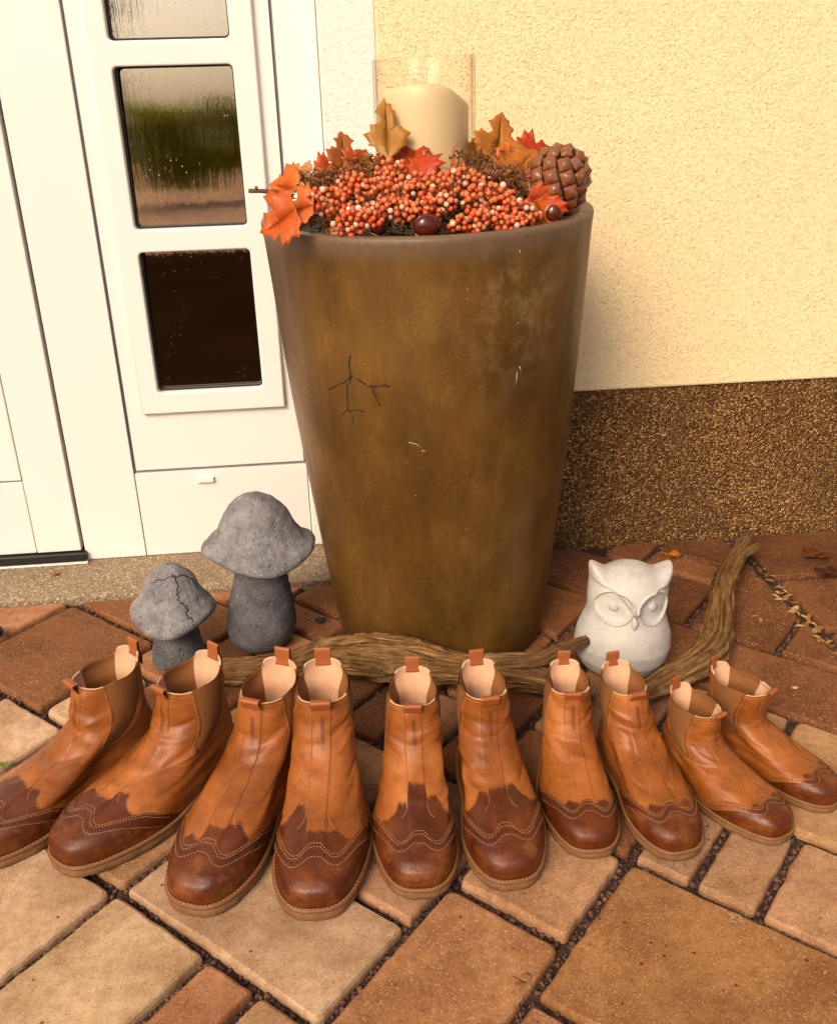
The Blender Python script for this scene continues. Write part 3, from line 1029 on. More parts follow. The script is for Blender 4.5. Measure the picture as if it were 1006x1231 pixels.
leaf(405, 262, 1.25, .030, 'oak', PEA, BRN, rad(100), rad(-60), 0, 'tan leaf lying low under the left berries')
leaf(440, 212, 1.34, .034, 'oak', BRN, (.16, .06, .01), rad(60), rad(-40), 0, 'curled brown leaf below the gold leaf')
leaf(575, 196, 1.37, .026, 'oak', G1, BRN, rad(15), rad(-10), rad(-30), 'small ochre leaf between the candle and the tall orange leaf')

leaf(372, 246, 1.245, .026, 'maple', OR, RO, rad(100), rad(-30), rad(20), 'orange leaf tucked behind the leftmost berries')
leaf(428, 203, 1.35, .024, 'maple', (.52, .10, .012), RO, rad(-25), rad(-20), rad(15), 'orange red leaf between the russet leaf and the gold leaf')
leaf(505, 212, 1.32, .024, 'maple', RO, RED, rad(-45), rad(-30), rad(-10), 'small red leaf in front of the candle foot')
leaf(538, 222, 1.30, .024, 'oak', PEA, OR, rad(80), rad(-45), 0, 'pale orange leaf among the berries right of the candle')
leaf(604, 204, 1.34, .030, 'maple', OR, G1, rad(-70), rad(-30), 0, 'orange leaf lying against the moss left of the cone')
leaf(636, 212, 1.33, .024, 'maple', (.55, .11, .012), RED, rad(-100), rad(-25), 0, 'orange red leaf touching the pine cone')
leaf(640, 238, 1.27, .026, 'maple', (.58, .10, .01), RED, rad(-120), rad(-30), 0, 'fiery orange leaf below the pine cone')
# sprays of berries
ico = bmesh.new(); bmesh.ops.create_icosphere(ico, subdivisions=2, radius=1)
IV = np.array([v.co[:] for v in ico.verts]); IF = [tuple(v.index for v in f.verts) for f in ico.faces]; ico.free()
def spray(px, py, Y, wx, wz, n, ang, label, hue, rb=.0038, seed=0):
    c = at(px, py, Y)
    rnd = np.random.RandomState(seed + 50)
    e = tag(empty('berry_spray', c), label, 'berries', 'berry sprays in the pot arrangement')
    pts = []
    tries = 0
    ca, sa = math.cos(ang), math.sin(ang)
    while len(pts) < n and tries < 9000:
        tries += 1
        q = rnd.uniform(-1, 1, 3)
        if (q ** 2).sum() > 1: continue
        d0 = q * np.array([wx, wz * .95, wz])
        p = np.array([d0[0] * ca - d0[2] * sa, d0[1], d0[0] * sa + d0[2] * ca])
        if all(np.hypot(*(p - o_)[:2]) + abs((p - o_)[2]) > 0 and np.linalg.norm(p - o_) > rb * 1.72 for o_ in pts):
            pts.append(p)
    V, F, C = [], [], []
    st = []
    for p in pts:
        r = rb * rnd.uniform(.82, 1.12)
        o_ = len(V) * len(IV)
        V.append(IV * r + p); F += [tuple(i + o_ for i in f) for f in IF]
        t = rnd.rand()
        if t < .13: col = np.array((.74, .46, .33))
        elif t < .55: col = np.array((.60, .165, .055))
        else: col = np.array(hue)
        C.append(np.tile(col * rnd.uniform(.75, 1.2), (len(IV), 1)))
        st.append(tube([np.array([p[0] * .75, p[1] * .3 + .006, p[2] * .5 - .004]), p], .0005, 4, False))
    o = mesh('berries', np.vstack(V), F, M['berry'], e, attrs={'col': np.vstack(C)})
    o['kind'] = 'stuff'
    st.append(tube([np.array([-wx * ca, .006, -wx * sa - .006]), np.array([0, .006, -.004]), np.array([wx * ca, .006, wx * sa - .006])], .0011, 5))
    mesh('stalks', *join(st), M['twig'], e)
R1, R2 = (.62, .075, .018), (.60, .115, .032)
spray(397, 243, 1.255, .033, .017, 75, rad(-18), 'bright red berry spray leftmost in the pot', R1, seed=1)
spray(432, 264, 1.225, .034, .017, 80, rad(12), 'red berry spray low at the front rim left of centre', R1, seed=2)
spray(462, 232, 1.265, .038, .022, 100, rad(5), 'berry spray below the large gold leaf', R2, seed=3)
spray(470, 205, 1.30, .020, .015, 38, rad(20), 'little coral berry bunch right under the gold leaf', R2, seed=4)
spray(517, 226, 1.26, .036, .020, 90, rad(-8), 'coral berry spray at the middle under the candle', R2, seed=5)
spray(520, 248, 1.235, .030, .013, 52, rad(8), 'berry spray over the middle chestnut', R1, seed=6)
spray(478, 252, 1.245, .030, .014, 62, rad(-6), 'coral berry spray left of the middle chestnut', R2, seed=11)
spray(612, 268, 1.225, .024, .011, 40, rad(-10), 'low berry spray at the right front rim', R1, seed=12)
spray(420, 222, 1.285, .022, .013, 40, rad(25), 'small berry spray in the moss left of the gold leaf', R1, seed=13)
spray(556, 216, 1.29, .028, .014, 52, rad(-5), 'pinkish berry spray right of the candle foot', R2, seed=7)
spray(588, 240, 1.25, .036, .021, 95, rad(-5), 'coral berry spray right of centre below the moss', R2, seed=8)
spray(568, 265, 1.22, .030, .013, 55, rad(10), 'berry spray low on the front rim right of centre', R1, seed=9)
spray(626, 255, 1.235, .026, .016, 55, rad(-14), 'rightmost berry spray beside the red leaf', R2, seed=10)

# dried moss tufts
def moss(px, py, Y, wx, wz, n, label, cols, seed):
    c = at(px, py, Y); rnd = np.random.RandomState(seed)
    V, F, C = [], [], []
    for k in range(n):
        q = np.clip(rnd.randn(3) * .5, -.9, .9)
        p = q * np.array([wx, wz, wz])
        d = rnd.randn(3); d[2] = abs(d[2]) * .8; d /= np.linalg.norm(d)
        a_ = np.cross(d, rnd.randn(3)); a_ /= np.linalg.norm(a_)
        l = rnd.uniform(.003, .009); w_ = rnd.uniform(.0005, .0013)
        b_ = np.cross(d, a_)
        o_ = len(V)
        V += [p - a_ * w_, p + a_ * w_, p + b_ * w_, p + d * l * .6 + a_ * w_ * 1.6, p + d * l]
        F += [(o_, o_ + 1, o_ + 3), (o_ + 1, o_ + 2, o_ + 3), (o_ + 3, o_ + 4, o_ + 2), (o_, o_ + 3, o_ + 4), (o_ + 2, o_, o_ + 4)]
        cc = np.array(cols[rnd.randint(len(cols))]) * rnd.uniform(.6, 1.3)
        C += [cc] * 5
    o = mesh('dried_moss', V, F, M['moss'], None, False, attrs={'col': np.array(C)})
    o.location = c
    tag(o, label, 'moss', 'dried moss tufts in the pot', kind='stuff')
MC = [(.16, .055, .012), (.26, .095, .02), (.10, .035, .010), (.34, .15, .04)]
moss(412, 226, 1.31, .045, .026, 1500, 'brown dried moss tuft left of the gold leaf', MC, 1)
moss(440, 208, 1.35, .03, .022, 900, 'rusty dried moss tuft behind the gold leaf', MC, 2)
moss(378, 222, 1.33, .03, .018, 700, 'light rusty moss tuft at the left rim', [(.42, .16, .05), (.30, .10, .02)], 3)
moss(602, 222, 1.31, .045, .024, 1300, 'brown dried moss tuft left of the pine cone', MC, 4)
moss(580, 205, 1.35, .03, .026, 800, 'dark dried moss tuft right of the candle', MC, 5)
moss(500, 258, 1.29, .15, .022, 2000, 'dark dried moss under the berries along the rim', [(.06, .02, .008), (.10, .03, .01)], 6)

# twig poking out on the left
tp = [at(299, 229, 1.30), at(312, 229, 1.30), at(330, 230, 1.305), at(352, 236, 1.31)]
tp2 = [at(309, 229, 1.30), at(308, 224, 1.298)]
o = mesh('twig', *join([tube(tp, [.0028, .0026, .003, .003], 8), tube(tp2, [.0022, .002], 6)]), M['twig'])
tag(o, 'short brown twig poking out left over the pot rim', 'twig')
for k, pth in enumerate(([(548, 205), (552, 190), (549, 182)], [(573, 180), (575, 195), (574, 210)])):
    pts = [at(x, y, 1.33) for x, y in pth]
    parts = [tube(pts, .0009, 5)]
    if k == 0:
        for x, y in ((549, 181), (546, 186), (554, 187), (541, 189), (552, 183)):
            q = at(x, y, 1.33)
            parts.append((IV * .0022 + q, IF)); parts.append(tube([pts[1], q], .0006, 4))
    o = mesh('seed_twig' if k == 0 else 'bare_twig', *join(parts), M['twig'])
    tag(o, 'tiny dark seed head on a twig before the candle' if k == 0 else 'thin upright bare twig right of the glass', 'twig')

# chestnuts
def chestnut(px, py, Y, r, rot, label):
    c = at(px, py, Y)
    e = tag(empty('chestnut', c), label, 'chestnut', 'chestnuts in the pot')
    V = []
    for v in IV2:
        f = 1 + .10 * max(0, v[2]) ** 3
        V.append((v[0] * r * 1.12 * f, v[1] * r * .82, v[2] * r * .95 * f))
    mesh('shell', V, IF2, M['chestnut'], e)
    V = [(v[0] * r * .72, v[1] * r * .55, v[2] * r * .20 - r * .80) for v in IV2]
    mesh('base_scar', V, IF2, M['hilum'], e)
    e.rotation_euler = rot
b = bmesh.new(); bmesh.ops.create_icosphere(b, subdivisions=3, radius=1)
IV2 = np.array([v.co[:] for v in b.verts]); IF2 = [tuple(v.index for v in f.verts) for f in b.faces]; b.free()
chestnut(513, 272, 1.215, .0155, (.3, .25, .2), 'dark shiny chestnut at the middle of the front rim')
chestnut(665, 254, 1.255, .0125, (.4, 2.2, .4), 'red brown chestnut against the pine cone')
chestnut(453, 272, 1.225, .011, (.2, .4, .2), 'small dark chestnut under the left berries')
chestnut(590, 216, 1.30, .010, (1.2, .4, .2), 'dull brown chestnut in the moss right of the candle')
chestnut(397, 217, 1.33, .010, (1.0, .9, .2), 'dull mauve chestnut behind the left moss')

# pine cone
CC = at(668, 219, 1.31)
cone = tag(empty('pine_cone', CC), 'large glossy pine cone at the right end of the pot', 'pine cone')
ca = np.array([.45, -.12, .88]); ca /= np.linalg.norm(ca)
cx_ = np.cross(ca, (0, 1, 0)); cx_ /= np.linalg.norm(cx_); cy_ = np.cross(ca, cx_)
RC, LC = .037, .046
V = IV2[:, :1] * cx_ * RC * .86 + IV2[:, 1:2] * cy_ * RC * .86 + IV2[:, 2:3] * ca * LC * .86
mesh('core', V, IF2, M['cone_core'], cone)
bms = box_bm(-.5, .5, -.5, .5, -.5, .5)
bmesh.ops.subdivide_edges(bms, edges=bms.edges[:], cuts=3, use_grid_fill=True)
for v in bms.verts:
    x, y, z = v.co
    top = z > .3
    edge_ = max(abs(2 * x), abs(2 * y))
    k = 1 - (.16 if z > .45 else 0) - (.20 if z < -.45 else 0)
    z2 = z * .5 + (.42 * (1 - edge_) ** 1.0 + .10 * (1 - abs(2 * x)) if z > .45 else 0)
    v.co = (x * k, y * k, z2)
sm = bpy.data.meshes.new('scale'); bms.to_mesh(sm); bms.free()
sm.materials.append(M['cone'])
sm.polygons.foreach_set('use_smooth', [True] * len(sm.polygons))
NS = 58
for k in range(NS):
    t = (k + .5) / NS
    zz = 1 - 2 * t
    if zz < -.93: continue
    an = k * 2.399963
    rr = math.sqrt(1 - zz * zz)
    dirv = cx_ * rr * math.cos(an) + cy_ * rr * math.sin(an)
    p = dirv * RC + ca * zz * LC
    nrm = dirv / RC + ca * zz / LC; nrm /= np.linalg.norm(nrm)
    if rr < .05: continue
    tang = np.cross(ca, nrm); tang /= np.linalg.norm(tang)
    upv = np.cross(nrm, tang)
    s = .0190 * (.70 + .34 * rr)
    o = bpy.data.objects.new('scale', sm); link(o, cone)
    rot45 = (tang + upv) / math.sqrt(2), (upv - tang) / math.sqrt(2)
    ax, ay, az = rot45[0] * s * .92, rot45[1] * s * .92, nrm * s * .62
    tl = random.uniform(-.12, .12); ax = ax + az * tl * 1.2; az = az - ax * tl * .3
    pos = p - nrm * random.uniform(.0, .0022)
    o.matrix_local = Matrix(((ax[0], ay[0], az[0], pos[0]), (ax[1], ay[1], az[1], pos[1]), (ax[2], ay[2], az[2], pos[2]), (0, 0, 0, 1)))

# ------------------------------------------------------------------ stone mushrooms
def mushroom(name, loc, rz, stem, cap, lean, seed, label, crack=False, tilt=(0, 0)):
    e = tag(empty(name, loc, rz), label, 'garden ornament', 'stone mushrooms beside the pot')
    n = 72
    V = []
    for r, z in stem:
        for k in range(n):
            a_ = 2 * math.pi * k / n
            p = Vector((math.cos(a_) * r * 22, math.sin(a_) * r * 22, z * 22 + seed))
            rr = r * (1 + .06 * mnoise.noise(p)) + .0012 * mnoise.noise(p * 6)
            V.append((rr * math.cos(a_) + lean * z, rr * math.sin(a_), z))
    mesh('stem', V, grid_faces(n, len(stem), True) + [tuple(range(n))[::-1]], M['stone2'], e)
    V = []
    zc = cap[0][1]
    for i, (r, z) in enumerate(cap):
        for k in range(n):
            a_ = 2 * math.pi * k / n
            rm = max(c[0] for c in cap)
            p = Vector((math.cos(a_) * r * 20, math.sin(a_) * r * 20, z * 20 + seed * 3))
            wav = .0065 * (r / rm) ** 3 * math.sin(2 * a_ + seed) + .0045 * (r / rm) ** 3 * math.sin(3 * a_ + 1.3 * seed)
            rr = r * (1 + .06 * mnoise.noise(p)) + .0018 * mnoise.noise(p * 4)
            x, y = rr * math.cos(a_), rr * math.sin(a_)
            V.append((x + lean * zc, y, z + wav + .0012 * mnoise.noise(p * 4) + tilt[0] * x + tilt[1] * y))
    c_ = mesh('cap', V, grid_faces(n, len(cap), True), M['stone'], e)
    return e, V, n
def dense(prof, m):
    """smooth resampling of a lathe profile"""
    P_ = np.array(prof, float)
    s = np.concatenate([[0], np.cumsum(np.hypot(*np.diff(P_, axis=0).T))])
    q = np.linspace(0, s[-1], m)
    out = np.stack([np.interp(q, s, P_[:, 0]), np.interp(q, s, P_[:, 1])], 1)
    for _ in range(1):
        o2 = out.copy(); o2[1:-1] = (out[:-2] + 2 * out[1:-1] + out[2:]) / 4; out = o2
    return [tuple(x) for x in out]
stem = dense([(.030, 0), (.044, .002), (.052, .014), (.0560, .036), (.0545, .058), (.049, .085), (.042, .115), (.037, .145), (.036, .17), (.036, .19)], 36)
cap = dense([(.030, .178), (.050, .168), (.070, .161), (.081, .161), (.0872, .167), (.0868, .174), (.080, .180), (.071, .187), (.0635, .197), (.0575, .209), (.0505, .224), (.041, .240), (.028, .252), (.013, .259), (.0008, .261)], 50)
mushroom('stone_mushroom', (-.1375, 1.385, 0), .3, stem, cap, .06, 2.0, 'larger dark grey stone mushroom beside the tall pot', tilt=(-.05, .0))
stem = dense([(.030, 0), (.040, .002), (.0415, .01), (.038, .03), (.032, .055), (.028, .08), (.028, .11)], 26)
cap = dense([(.022, .096), (.042, .085), (.058, .079), (.0655, .083), (.0675, .090), (.0640, .097), (.056, .104), (.0485, .114), (.0430, .127), (.0355, .143), (.024, .157), (.011, .1655), (.0008, .1675)], 44)
e, CV, n = mushroom('stone_mushroom', (-.2665, 1.345, 0), 1.2, stem, cap, .07, 5.0, 'smaller grey stone mushroom with a cracked cap', tilt=(.05, .05))
def cap_pt(pts):
    out = []
    for k_a, row in pts:
        i = int(round(row)) * n + int(round(k_a)) % n
        out.append(np.array(CV[i]) * 1.0 + np.array([0, 0, .0003]))
    return out
# crack over the crown (angles face the camera)
kf = int((math.radians(-90) - 1.2) / (2 * math.pi) * n) % n
def rowpath(seq):
    res = []
    for (a0, r0), (a1, r1) in zip(seq, seq[1:]):
        for t in np.linspace(0, 1, 8, endpoint=False):
            res.append((kf + a0 + (a1 - a0) * t + random.uniform(-.6, .6), r0 + (r1 - r0) * t))
    return res
parts = [tube(cap_pt(rowpath([(4, 38), (5, 33), (3, 29), (6, 24), (5, 20), (7, 17)])), .0009, 5),
         tube(cap_pt(rowpath([(4, 37), (13, 35), (15, 31), (14, 28)])), .0008, 5), tube(cap_pt(rowpath([(4, 37), (-6, 36), (-12, 33)])), .0006, 5)]
mesh('cap_crack', *join(parts), M['crack'], e)

# ------------------------------------------------------------------ owl figure
owl = tag(empty('owl_figurine', (.413, 1.232, 0), rad(-2)), 'white ceramic owl figurine standing behind the boots', 'figurine')
pro = np.array([(0, .040, .036), (.004, .050, .046), (.012, .060, .055), (.028, .069, .063), (.048, .0728, .066), (.068, .0705, .063), (.086, .0645, .057), (.098, .0600, .053), (.108, .0585, .051), (.122, .0595, .051), (.138, .0598, .049), (.150, .0592, .045), (.160, .0575, .038), (.168, .0535, .028), (.173, .046, .016), (.1755, .030, .007), (.1758, .001, .001)])
nu, nv = 220, 190
s = np.concatenate([[0], np.cumsum(np.hypot(np.diff(pro[:, 0]), np.diff(pro[:, 1])))])
q = np.linspace(0, s[-1], nv)
zz, rx, ry = [np.interp(q, s, pro[:, i]) for i in range(3)]
for _ in range(4):
    for arr in (zz, rx, ry):
        arr[1:-1] = (arr[:-2] + 2 * arr[1:-1] + arr[2:]) / 4
th = np.linspace(0, 2 * np.pi, nu, endpoint=False)
X = rx[:, None] * np.cos(th)[None]; Yv = ry[:, None] * np.sin(th)[None]; Z = np.repeat(zz[:, None], nu, 1)
ax_ = np.abs(X)
ear = .0125 * sstep(.034, .058, ax_) - .0045 * np.exp(-((ax_ - .034) / .012) ** 2) + .002 * np.exp(-(ax_ / .018) ** 2)
Z = Z + ear * sstep(.135, .168, zz)[:, None]
X = X * (1 + .13 * sstep(.145, .17, zz)[:, None] * sstep(.03, .05, ax_))
front = sstep(.0, .35, -np.sin(th))[None] * np.ones_like(Z)
rel = np.zeros_like(Z)
for sx in (-1, 1):
    d = np.hypot((X - sx * .0292), (Z - .1225) * 1.02)
    disc = 1 - sstep(.0245, .0262, d)
    rel += front * (0.0050 * np.exp(-((d - .0252) / .0014) ** 2) - .0068 * disc * (1 - (d / .026) ** 2 * .3) + .0046 * (1 - sstep(.004, .0075, d)))
zb = .1085 + .052 * (np.clip(ax_, 0, .062) / .062) ** .62 + .006 * np.exp(-((ax_ - .03) / .014) ** 2)
brow = sstep(-.0012, .0012, Z - zb)
rel += front * .0068 * brow * sstep(.10, .11, Z)
yo = -(rel)
Yv = Yv + yo
V = np.stack([X, Yv, Z], -1).reshape(-1, 3)
mesh('body', V, grid_faces(nu, nv, True) + [tuple(range(nu))[::-1], tuple(range((nv - 1) * nu, nv * nu))], M['owl'], owl)
bk = []
for z, w_, d_ in ((.113, .001, .0), (.110, .0042, .005), (.104, .0058, .0085), (.097, .0045, .0080), (.091, .0022, .0045), (.0865, .0004, .0)):
    for k in range(12):
        a_ = 2 * math.pi * k / 12
        bk.append((w_ * math.cos(a_), -.0485 - d_ * .5 + (d_ * .5 + .002) * math.sin(a_), z))
mesh('beak', bk, grid_faces(12, 6, True) + [tuple(range(12)), tuple(range(60, 72))], M['owl'], owl, fix=True)
owl.rotation_euler = (rad(-4), rad(3), rad(-3))

# ------------------------------------------------------------------ driftwood
def smooth_path(pts, m):
    P_ = np.array(pts, float)
    k = len(P_)
    out = []
    for t in np.linspace(0, k - 1.0001, m):
        i = int(t); f = t - i
        p0, p1, p2, p3 = P_[max(i - 1, 0)], P_[i], P_[min(i + 1, k - 1)], P_[min(i + 2, k - 1)]
        out.append(.5 * ((2 * p1) + (-p0 + p2) * f + (2 * p0 - 5 * p1 + 4 * p2 - p3) * f * f + (-p0 + 3 * p1 - 3 * p2 + p3) * f ** 3))
    return np.array(out)
def log(name, pts, parent, seed, m=150, n=72, flat=.85, rough=1.0):
    P_ = smooth_path(pts, m)
    ctr, R_ = P_[:, :3], P_[:, 3]
    V, U = [], []
    ln = np.concatenate([[0], np.cumsum(np.linalg.norm(np.diff(ctr, axis=0), axis=1))])
    for i in range(m):
        t = ctr[min(i + 1, m - 1)] - ctr[max(i - 1, 0)]; t /= np.linalg.norm(t)
        a_ = np.cross(t, (0, 0, 1)); a_ /= np.linalg.norm(a_); b_ = np.cross(a_, t)
        tw = ln[i] * 3.0
        for k in range(n):
            an = 2 * math.pi * k / n
            c, s_ = math.cos(an + tw), math.sin(an + tw)
            q = Vector((c * 2.6, s_ * 2.6, ln[i] * 9 + seed))
            q2 = Vector((c * 7, s_ * 7, ln[i] * 14 + seed))
            ridge = 1 - abs(mnoise.noise(q2)) * 2.2
            rr = .90 * R_[i] * (1 + rough * (.36 * mnoise.noise(q) + .26 * (ridge - .5) * .8 + .04 * mnoise.noise(Vector((c * 22, s_ * 22, ln[i] * 40)))))
            V.append(ctr[i] + rr * (math.cos(an) * a_ + flat * math.sin(an) * b_))
            U.append((k / n, ln[i] * 6))
    F = grid_faces(n, m, True) + [tuple(range(n))[::-1], tuple(range((m - 1) * n, m * n))]
    o = mesh(name, V, F, M['wood'], parent)
    uv = o.data.uv_layers.new(name='UVMap')
    li = np.empty(len(o.data.loops), np.int32); o.data.loops.foreach_get('vertex_index', li)
    U = np.array(U, np.float32)
    uv.data.foreach_set('uv', U[li].ravel())
    return o
d1 = tag(empty('driftwood_branch', (.1, 1.2, 0)), 'long gnarled driftwood branch lying between the pot and the boots', 'driftwood', 'driftwood on the paving')
def L1(px, py, z, r):
    p = atz(px, py, z); return (p[0], p[1], p[2], r)
o = log('trunk', [L1(236, 812, .022, .010), L1(262, 808, .024, .021), L1(300, 806, .026, .024), L1(345, 802, .028, .025), L1(395, 788, .040, .031), L1(440, 788, .050, .037), L1(490, 792, .052, .035), L1(540, 801, .050, .029), L1(590, 808, .048, .026), L1(640, 814, .044, .022), L1(690, 828, .03, .016), L1(715, 838, .024, .008)], None, 3.0, 190)
under(o, d1)
o = log('side_branch', [L1(560, 800, .058, .016), L1(600, 799, .062, .018), L1(640, 795, .064, .0155), L1(668, 784, .066, .0125), L1(690, 775, .068, .0095), L1(705, 769, .069, .0075), L1(715, 764, .070, .0035)], None, 9.0, 110, 60)
under(o, d1)
d2 = tag(empty('driftwood_branch', (.6, 1.35, 0)), 'bent driftwood branch on the right reaching back past the owl', 'driftwood', 'driftwood on the paving')
o = log('trunk', [L1(900, 640, .032, .006), L1(893, 655, .034, .014), L1(878, 680, .035, .020), L1(867, 712, .034, .0215), L1(864, 745, .032, .022), L1(858, 775, .030, .0235), L1(832, 800, .028, .023), L1(800, 818, .026, .021), L1(770, 836, .022, .017), L1(740, 850, .018, .008)], None, 21.0, 180)
under(o, d2)
o = log('stub', [L1(884, 672, .036, .008), L1(900, 662, .040, .0085), L1(912, 655, .040, .006)], None, 31.0, 30, 30)
under(o, d2)

# ------------------------------------------------------------------ boots (lengths in units of the sole length, toe towards local -Y)
TT = np.linspace(0, 1, 501)
def table(keys):
    k = np.array(keys, float)
    v = np.interp(TT, k[:, 0], k[:, 1])
    pad = np.concatenate([2 * v[0] - v[30:0:-1], v, 2 * v[-1] - v[-2:-32:-1]])
    g_ = np.exp(-np.linspace(-2.2, 2.2, 31) ** 2); g_ /= g_.sum()
    return np.convolve(pad, g_, 'same')[30:-30]
Z0 = .059
T_YF = table([(0, .966), (.05, .972), (.10, .960), (.16, .925), (.24, .862), (.32, .79), (.40, .705), (.48, .612), (.56, .517), (.63, .440), (.70, .394), (.77, .373), (.85, .362), (.93, .353), (1, .346)])
T_ZF = table([(0, Z0), (.05, .094), (.10, .126), (.16, .150), (.24, .167), (.32, .180), (.40, .197), (.48, .220), (.56, .252), (.63, .293), (.70, .344), (.77, .393), (.85, .442), (.93, .487), (1, .520)])
T_YB = table([(0, .030), (.08, .020), (.25, .016), (.4, .026), (.6, .048), (.8, .058), (1, .052)])
T_ZB = table([(0, Z0), (.10, .085), (.2, .125), (.4, .222), (.6, .322), (.8, .425), (1, .528)])
T_W = table([(0, .188), (.06, .191), (.12, .188), (.2, .176), (.3, .166), (.4, .155), (.5, .147), (.6, .140), (.7, .133), (.8, .126), (.9, .119), (1, .113)])
def tb(T, t): return np.interp(t, TT, T)

class BootShape:
    def __init__(self, inner, seed, hscale=1.0, wide=0.0):
        self.inner = inner; self.seed = seed; self.hs = hscale; self.wide = wide
        self.rnd = np.random.RandomState(seed)
        self.lx, self.ly, self.sq = self.rnd.uniform(-.014, .014), self.rnd.uniform(-.010, .010), self.rnd.uniform(-.05, .07)
        self.cr = [(self.rnd.uniform(.40, .78), self.rnd.uniform(-.35, .35), self.rnd.uniform(.014, .03), self.rnd.uniform(-.0085, .0075), self.rnd.uniform(-.6, .6), self.rnd.uniform(.12, .35)) for _ in range(16)]
    def S(self, u, t):
        u = np.asarray(u, float); t = np.asarray(t, float)
        ph = u * np.pi
        s = (1 + np.cos(ph)) / 2
        yf, zf, yb, zb, w_ = (tb(T, t) for T in (T_YF, T_ZF, T_YB, T_ZB, T_W))
        f = sstep(.35, .95, t)
        yf = yf + self.wide * sstep(.5, 1, t)
        p = (.67 + .0 * (1 - sstep(.3, .8, s))) * (1 - f) + .92 * f
        sn = np.abs(np.sin(ph)) ** p
        heel = (.665 + .335 * sstep(.10, .80, s)) * (1 - f) + f * 1.0
        x = np.sign(np.sin(ph)) * w_ * sn * heel
        y = yb + (yf - yb) * s
        # foot asymmetry: toe swings inward, waist hollow on the inner side
        k = (1 - sstep(.3, .8, t))
        x = x + self.inner * (.018 * sstep(.45, 1, s) - .014 * np.exp(-((s - .55) / .2) ** 2)) * k
        x = x - self.inner * .016 * np.exp(-((s - .45) / .14) ** 2) * k * (np.sign(np.sin(ph)) == self.inner)
        g_ = s ** 1.0
        z = zb + (zf - zb) * g_
        # collar: rounded back panel, dip along the gore
        c = sstep(.78, 1.0, t)
        au = np.abs(u)
        z = z + c * (.024 * sstep(.70, .79, au) - .030 * (au > .80) * ((au - .80) / .2) ** 2 * 0 - .012 * np.exp(-((au - .30) / .16) ** 2) + .004 * np.exp(-(au / .10) ** 2) - .016 * np.exp(-((au - .60) / .13) ** 2))
        z = Z0 + (z + .010 * (1 - sstep(0, .06, t)) * 0 + .004 * sstep(0, .04, t) - Z0) * self.hs
        k2 = sstep(.4, 1, t)
        x = x * (1 + self.sq * k2) + self.lx * k2
        y = y + self.ly * k2
        return np.stack([x, -(y - .5), z], -1)
    def N(self, u, t):
        e_ = 1e-3
        du = self.S(np.asarray(u) + e_, t) - self.S(np.asarray(u) - e_, t)
        t1 = np.minimum(np.asarray(t) + e_, 1); t0 = np.maximum(np.asarray(t) - e_, 0)
        dt = self.S(u, t1) - self.S(u, t0)
        n = np.cross(du, dt)
        n /= np.linalg.norm(n, axis=-1, keepdims=True) + 1e-9
        ctr = self.S(u, t) - np.array([0, .2, .15])
        sg = np.sign((n * (self.S(u, t) - np.array([0., .15, .1]))).sum(-1, keepdims=True))
        n0 = np.cross(np.array([1., 0, 0]), np.array([0, .0, 1.]))
        return n * self.sgn
    @property
    def sgn(self):
        if not hasattr(self, '_s'):
            e_ = 1e-3
            u, t = np.array([.0]), np.array([.8])
            du = self.S(u + e_, t) - self.S(u - e_, t); dt = self.S(u, t + e_) - self.S(u, t - e_)
            n = np.cross(du, dt)[0]
            self._s = 1.0 if n[1] < 0 else -1.0
        return self._s
    def u_of_x(self, xx, t):
        """front angle at which the surface is xx off the centre line"""
        us = np.linspace(-.5, .5, 241)
        X_ = self.S(us, np.full_like(us, t))[:, 0]
        c = self.S(np.array([0.]), np.array([t]))[0, 0]
        return np.interp(xx + c, X_, us)

WING = np.array([(0, 0.324), (0.015, 0.3209), (0.04, 0.2943), (0.075, 0.2623), (0.115, 0.2446), (0.16, 0.2412), (0.21, 0.2401), (0.28, 0.2262), (0.36, 0.1848), (0.43, 0.1038), (0.5, 0.0), (1, -0.3)])
WING2 = np.array([(0, 0.262), (0.015, 0.2589), (0.04, 0.2343), (0.075, 0.2063), (0.115, 0.1886), (0.16, 0.1812), (0.21, 0.1761), (0.28, 0.1542), (0.36, 0.0988), (0.42, 0.0283), (0.46, -0.02), (1, -0.3)])
def wing(u): return np.interp(np.abs(u), WING[:, 0], WING[:, 1])
def wing2(u): return np.interp(np.abs(u), WING2[:, 0], WING2[:, 1])
GB, GU = .47, .535           # gore bottom height, its centre
def gore_half(t):
    v = np.clip((np.asarray(t, float) - GB) / (1 - GB), 0, 1)
    return (.105 + .095 * v) * np.clip(v / .20, 0, 1) ** .45
def gore_ctr(t):
    return GU + .015 * (np.asarray(t, float) - GB) / (1 - GB)
STRIP = .040

